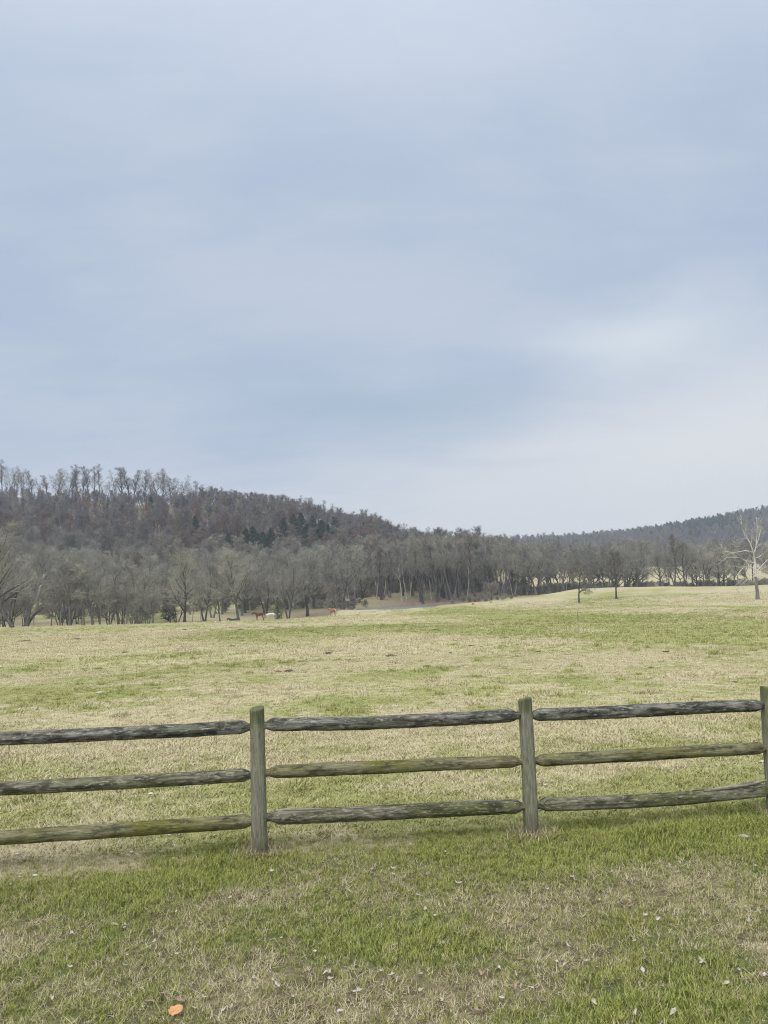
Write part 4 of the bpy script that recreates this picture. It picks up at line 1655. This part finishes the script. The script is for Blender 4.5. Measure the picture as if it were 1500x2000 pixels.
def put_leaf(px, py, rs, s):
    h = hit(px, py)
    o = link('fallen_leaf', rs.choice(leaf_kinds))
    o.location = (h[0], h[1], h[2] + .010 + .012 * rs.random())
    o.rotation_euler = (rs.gauss(0, .35), rs.gauss(0, .35), rs.uniform(0, 6.28))
    o.scale = (s, s, s)
    gg = greenness(np.array([h[0]]), np.array([h[1]]))[0]
    tag(o, ('curled' if s > .5 else 'tiny') + (' brown' if o.data.materials[0] == LB else ' bleached') + ' leaf lying ' + ('in green lawn grass' if gg > .5 else 'on a dry brown patch of the lawn'), 'leaf', 'fallen leaves on the lawn')


leaves()


def orange_leaf():
    h = hit(343, 1989)
    out = [(-.047, -.012), (-.040, -.030), (-.022, -.036), (-.018, -.046), (-.010, -.036), (.012, -.034), (.024, -.030), (.040, -.010), (.044, .012),
           (.040, .028), (.026, .038), (.006, .043), (-.006, .037), (-.020, .041), (-.036, .030), (-.034, .012), (-.046, .004)]
    v, f = [], []
    n = len(out)
    rs = random.Random(2)
    hz = lambda x, y: .010 + 2.2 * x * x - 1.4 * y * y + .004 * math.sin(70 * x)
    for k, s in enumerate((1.0, .6)):
        for x, y in out:
            v.append((x * s, y * s, hz(x * s, y * s) + rs.gauss(0, .0008)))
    v.append((0, 0, hz(0, 0)))
    for i in range(n):
        j = (i + 1) % n
        f += [(i, j, n + j, n + i), (n + i, n + j, 2 * n)]
    me = mesh('leaf_blade', v, f)
    m, t, b = principled('orange_leaf')
    tc = t.n('ShaderNodeTexCoord')
    nn = t.noise(t.scalev(tc.outputs['Object'], (30, 90, 30)), 1.0, 4, .6)
    t.put(b.inputs['Base Color'], t.mix(t.ramp(nn, .35, .65), (.60, .33, .17), (.50, .26, .12)))
    o = empty('broad_leaf', (h[0], h[1], h[2] + .028), .25)
    o.rotation_euler = (.25, .1, .3)
    o.scale = (.66, .66, .66)
    link('leaf_blade', me, o, [m])
    G = Geo()
    G.tube([Vector((.03, .012, .012)), Vector((0, 0, .0105)), Vector((-.03, -.022, .012)), Vector((-.052, -.050, .006))], [.0006, .001, .0013, .0015], 4)
    link('stalk', mesh('stalk', G.v, G.f), o, [m])
    tag(o, 'broad flat orange leaf lying in the lawn', 'leaf')


orange_leaf()


def blob(seed, n=9, sq=.45):
    """small irregular lump"""
    rs = random.Random(seed)
    v, f = [], []
    rings, sd = 5, 9
    for i in range(1, rings):
        a = PI * .5 * (i - 1) / (rings - 1) * 1.15
        for j in range(sd):
            t = 2 * PI * j / sd
            r = math.cos(a * .9) * (1 + rs.uniform(-.22, .22))
            v.append((r * math.cos(t), r * math.sin(t), sq * math.sin(a) * (1 + rs.uniform(-.2, .2)) - .08))
    v.append((rs.uniform(-.1, .1), rs.uniform(-.1, .1), sq * 1.05))
    c = len(v) - 1
    for i in range(rings - 2):
        for j in range(sd):
            a, b = i * sd + j, i * sd + (j + 1) % sd
            f.append((a, b, b + sd, a + sd))
    for j in range(sd):
        f.append(((rings - 2) * sd + j, (rings - 2) * sd + (j + 1) % sd, c))
    return mesh('lump', v, f)


CLOD = bark_mat('dark_earth', (.05, .04, .03), (.09, .07, .05), None, 6, .3)
STONE = bark_mat('pale_stone', (.62, .60, .56), (.50, .48, .44), None, 8, .2)
clods = [blob(400 + i, sq=.4) for i in range(4)]
stones = [blob(420 + i, sq=.5) for i in range(4)]
for c in clods:
    c.materials.append(CLOD)
for c in stones:
    c.materials.append(STONE)


def lumps():
    rs = random.Random(8)
    for px, py, w in [(765, 1282, 24), (835, 1303, 20), (757, 1282, 10), (565, 1312, 26), (545, 1313, 14), (850, 1231, 18), (783, 1235, 5), (962, 1225, 6), (1410, 1258, 8),
                      (1402, 1259, 5), (1437, 1334, 7), (1158, 1158, 5), (1130, 1246, 6), (690, 1245, 16), (660, 1240, 12), (50, 1253, 30), (150, 1249, 24),
                      (205, 1252, 18), (245, 1275, 14), (452, 1263, 16), (680, 1290, 12), (640, 1277, 20), (1365, 1218, 10), (1370, 1228, 8), (1495, 1197, 14),
                      (1040, 1245, 8), (1300, 1274, 14), (360, 1230, 12), (920, 1262, 12), (940, 1264, 8), (1050, 1274, 12), (1270, 1305, 9), (168, 1311, 9),
                      (1455, 1160, 4), (1010, 1260, 10), (470, 1230, 14), (880, 1276, 9), (620, 1236, 10)]:
        h = hit(px, py)
        if h is None:
            continue
        o = link('earth_clod', rs.choice(clods))
        s = w / 2 / F * h[1]
        s = min(s, .55)
        o.location = (h[0], h[1], h[2] + .02)
        o.rotation_euler = (0, 0, rs.uniform(0, 6.28))
        o.scale = (s, s * .8, min(s * .55, .16))
        tag(o, ('broad dark clod' if w > 13 else 'small dark clod') + ' of earth or dung lying on the pasture', 'clod', 'dark clods on the pasture')
    for px, py, w in [(295, 1552, 10), (340, 1654, 9), (328, 1634, 10), (35, 1671, 10), (257, 1667, 8), (68, 1713, 12), (1493, 1490, 18), (1066, 1535, 12),
                      (197, 1354, 18), (40, 1716, 8), (1455, 1637, 22)]:
        h = hit(px, py)
        o = link('pale_stone', rs.choice(stones))
        s = w / 2 / F * h[1]
        o.location = (h[0], h[1], h[2] + .012)
        o.rotation_euler = (0, 0, rs.uniform(-.4, .4))
        o.scale = (s, s * .7, s * .55)
        tag(o, 'small whitish stone lying in the grass along the fence', 'stone', 'whitish stones by the fence')
    # thin marker stake far out, and an orange tub at the rim
    h = hit(1129, 1215)
    o = empty('marker_stake', h)
    G = Geo()
    G.tube([Vector((0, 0, -.2)), Vector((.01, 0, .35)), Vector((-.01, 0, .7))], [.022, .02, .016], 6)
    link('shaft', mesh('stake_shaft', G.v, G.f), o, [M['bark']])
    tag(o, 'short thin stake standing alone in the pasture', 'stake')
    h = hit(924, 1180.5)
    o = empty('feed_tub', h)
    v, f = [], []
    prof = [(.26, 0), (.30, .22), (.32, .24), (.32, .26), (.29, .26), (.25, .06), (0, .05)]
    sd = 14
    for r_, z_ in prof:
        for j in range(sd):
            v.append((r_ * math.cos(2 * PI * j / sd), r_ * math.sin(2 * PI * j / sd), z_))
    for i in range(len(prof) - 1):
        for j in range(sd):
            a, b = i * sd + j, i * sd + (j + 1) % sd
            f.append((a, b, b + sd, a + sd))
    m, t, b = principled('orange_plastic')
    b.inputs['Base Color'].default_value = (.60, .17, .08, 1)
    b.inputs['Roughness'].default_value = .5
    link('tub', mesh('tub', v, f), o, [m])
    tag(o, 'small orange red tub on the pasture rim before the pond grove', 'tub')


lumps()


# ------------------------------------------------------------------ horses
def skin(name, verts, edges, root=0, sub=2):
    """grow one continuous body over a skeleton; verts: (x, y, z, rx, ry)"""
    me = bpy.data.meshes.new(name)
    me.from_pydata([v[:3] for v in verts], edges, [])
    o = bpy.data.objects.new(name, me)
    COL.objects.link(o)
    o.modifiers.new('skin', 'SKIN')
    for i, v in enumerate(verts):
        me.skin_vertices[0].data[i].radius = (v[3], v[4] if len(v) > 4 else v[3])
        me.skin_vertices[0].data[i].use_root = (i == root)
    s = o.modifiers.new('sub', 'SUBSURF')
    s.levels = s.render_levels = sub
    dg = bpy.context.evaluated_depsgraph_get()
    out = bpy.data.meshes.new_from_object(o.evaluated_get(dg))
    out.polygons.foreach_set('use_smooth', [True] * len(out.polygons))
    bpy.data.objects.remove(o)
    return out


def coat(name, c1, c2):
    m, t, b = principled(name)
    tc = t.n('ShaderNodeTexCoord')
    n = t.noise(tc.outputs['Object'], 3, 3)
    t.put(b.inputs['Base Color'], t.mix(t.ramp(n, .4, .6), c1, c2))
    b.inputs['Roughness'].default_value = .6
    return m


def horse(pos, rz, s, cm, hm, facem, pose, label):
    o = empty('horse', pos, rz, s)
    # facing +X; withers at 1.55
    V = [(-.25, 0, 1.22, .27, .31), (-.62, 0, 1.25, .26, .30), (-.82, 0, 1.18, .15, .20), (.15, 0, 1.18, .26, .32), (.50, 0, 1.24, .23, .33)]
    E = [(0, 1), (1, 2), (0, 3), (3, 4)]

    def chain(start, pts):
        prev = start
        for q in pts:
            V.append(q)
            E.append((prev, len(V) - 1))
            prev = len(V) - 1
        return prev
    if pose == 'stand':
        neck = [(.76, 0, 1.50, .13, .20), (.98, 0, 1.80, .10, .15), (1.06, 0, 1.95, .09, .10), (1.24, 0, 1.84, .075, .085), (1.46, 0, 1.62, .055, .06), (1.54, 0, 1.55, .05, .05)]
    elif pose == 'graze':
        neck = [(.78, 0, 1.14, .13, .21), (1.02, 0, .86, .10, .15), (1.18, 0, .62, .085, .11), (1.25, 0, .44, .075, .085), (1.26, 0, .20, .055, .06), (1.25, 0, .10, .05, .05)]
    else:
        neck = [(.76, 0, 1.36, .13, .20), (1.0, 0, 1.46, .10, .15), (1.16, 0, 1.52, .09, .10), (1.28, 0, 1.38, .075, .085), (1.38, 0, 1.12, .055, .06), (1.40, 0, 1.03, .05, .05)]
    chain(4, neck)
    nk = [Vector(q[:3]) for q in neck]
    if pose != 'lie':
        for sy, dx in ((.15, .05), (-.15, -.08)):
            chain(4, [(.50 + dx * .3, sy, .95, .10, .11), (.50 + dx, sy, .55, .058), (.50 + dx * 1.2, sy, .28, .04), (.52 + dx * 1.2, sy, .08, .045), (.56 + dx * 1.2, sy, .03, .06)])
        for sy, dx in ((.15, -.08), (-.15, .10)):
            chain(1, [(-.66 + dx * .3, sy, 1.0, .15, .17), (-.56 + dx * .5, sy * 1.1, .80, .11), (-.80 + dx, sy, .52, .055), (-.76 + dx, sy, .26, .042),
                      (-.74 + dx, sy, .08, .045), (-.70 + dx, sy, .03, .06)])
    else:
        V2 = [(x, y, z - .85, *r) for x, y, z, *r in V]
        V[:] = V2
        for q in nk:
            q.z -= .85
        chain(4, [(.60, .22, .22, .09), (.95, .26, .10, .055), (.70, .34, .06, .05)])
        chain(4, [(.60, -.22, .22, .09), (.90, -.26, .10, .055), (.66, -.34, .06, .05)])
        chain(1, [(-.50, .26, .24, .15), (-.05, .36, .12, .07), (-.40, .46, .06, .05)])
        chain(1, [(-.50, -.26, .24, .15), (-.05, -.36, .12, .07), (-.40, -.46, .06, .05)])
    link('body', skin('horse_body', V, E), o, [cm])
    # mane along the crest, tail, ears and blaze
    G = Geo()
    rs = random.Random(3)
    for i in range(60):
        t = rs.uniform(0, .62)
        q, d = along(nk, t)
        nrm = Vector((-d.z, 0, d.x))
        G.spike(q + nrm * .13 * (1 - .5 * t), (nrm * .5 + Vector((rs.gauss(0, .2), rs.choice((-1, 1)) * .8, -.6))).normalized(), .24, .025, rs)
    link('mane', mesh('mane', G.v, G.f), o, [hm])
    G = Geo()
    dz = -.85 if pose == 'lie' else 0
    for i in range(26):
        a = Vector((-.93 + rs.gauss(0, .03), rs.gauss(0, .03), 1.28 + dz))
        if pose == 'lie':
            pts = [a, a + Vector((-.15, 0, -.1)), a + Vector((-.3, rs.gauss(0, .06), -.30))]
        else:
            pts = [a, a + Vector((-.10, 0, -.05)), a + Vector((-.17 + rs.gauss(0, .03), rs.gauss(0, .05), -.45)), a + Vector((-.16 + rs.gauss(0, .05), rs.gauss(0, .06), -.85))]
        G.tube(pts, [.025, .03, .028, .008][:len(pts)], 4)
    link('tail', mesh('tail', G.v, G.f), o, [hm])
    G = Geo()
    h = nk[2]
    for sy in (-1, 1):
        G.tube([h + Vector((-.02, sy * .05, .05)), h + Vector((-.02, sy * .07, .14)), h + Vector((0, sy * .07, .2))], [.03, .032, .006], 5)
    link('ears', mesh('ears', G.v, G.f), o, [cm])
    if facem:
        d = (nk[4] - nk[2]).normalized()
        nrm = Vector((-d.z, 0, d.x))
        if nrm.x < 0 and pose != 'graze':
            nrm = -nrm
        if pose == 'graze':
            nrm = Vector((1, 0, 0))
        G = Geo()
        p = [nk[2].lerp(nk[5], k) + nrm * (.055 - .02 * k) for k in (.1, .4, .7, 1)]
        G.tube(p, [.05, .045, .045, .05], 6)
        link('blaze', mesh('blaze', G.v, G.f), o, [facem])
    tag(o, label, 'horse')
    return o


C_BROWN = coat('bay_coat', (.13, .035, .018), (.19, .055, .028))
C_WHITE = coat('white_coat', (.70, .68, .63), (.60, .58, .53))
C_DARK = coat('dark_coat', (.028, .022, .02), (.05, .038, .034))
C_TAN = coat('chestnut_coat', (.25, .135, .07), (.32, .185, .105))
C_CREAM = coat('cream_hair', (.72, .66, .56), (.62, .55, .44))
C_BLACK = coat('dark_hair', (.05, .02, .012), (.07, .03, .02))


def on_ground(px, Y):
    return at_depth(px, Y)


p = on_ground(506, 149.5)
horse(p, R(180 - 8), 1.0, C_BROWN, C_BLACK, C_WHITE, 'look', 'reddish brown horse with white blaze standing beside the white horse')
p = on_ground(527.5, 151.5)
horse(p, R(180 + 10), .95, C_WHITE, C_WHITE, None, 'graze', 'white horse grazing beside the reddish brown horse')
p = on_ground(456, 146.0)
horse(p, R(180 - 12), .98, C_DARK, C_DARK, None, 'lie', 'dark horse lying at the foot of the stout bare tree')
p = on_ground(649, 156)
horse(p, R(180 - 48), 1.0, C_TAN, C_CREAM, C_CREAM, 'look', 'tan chestnut horse with pale face and mane standing before the pond')


# ------------------------------------------------------------------ air
def haze():
    x0, x1, y0, y1, z0, z1 = -1420, 1420, -430, 1560, -9, 165
    v = [(x, y, z) for x in (x0, x1) for y in (y0, y1) for z in (z0, z1)]
    f = [(0, 1, 3, 2), (4, 6, 7, 5), (0, 4, 5, 1), (2, 3, 7, 6), (0, 2, 6, 4), (1, 5, 7, 3)]
    m = bpy.data.materials.new('air')
    m.use_nodes = True
    t = NT(m.node_tree)
    out = t.n('ShaderNodeOutputMaterial')
    pv = t.n('ShaderNodeVolumePrincipled')
    pv.inputs['Color'].default_value = (.80, .89, 1.0, 1)
    pv.inputs['Density'].default_value = .0004
    pv.inputs['Anisotropy'].default_value = .0
    t.nt.links.new(pv.outputs[0], out.inputs['Volume'])
    o = link('haze', mesh('haze', v, f, False), mats=[m], kind='stuff')
    o['label'] = 'thin pale blue haze in the valley air'


haze()
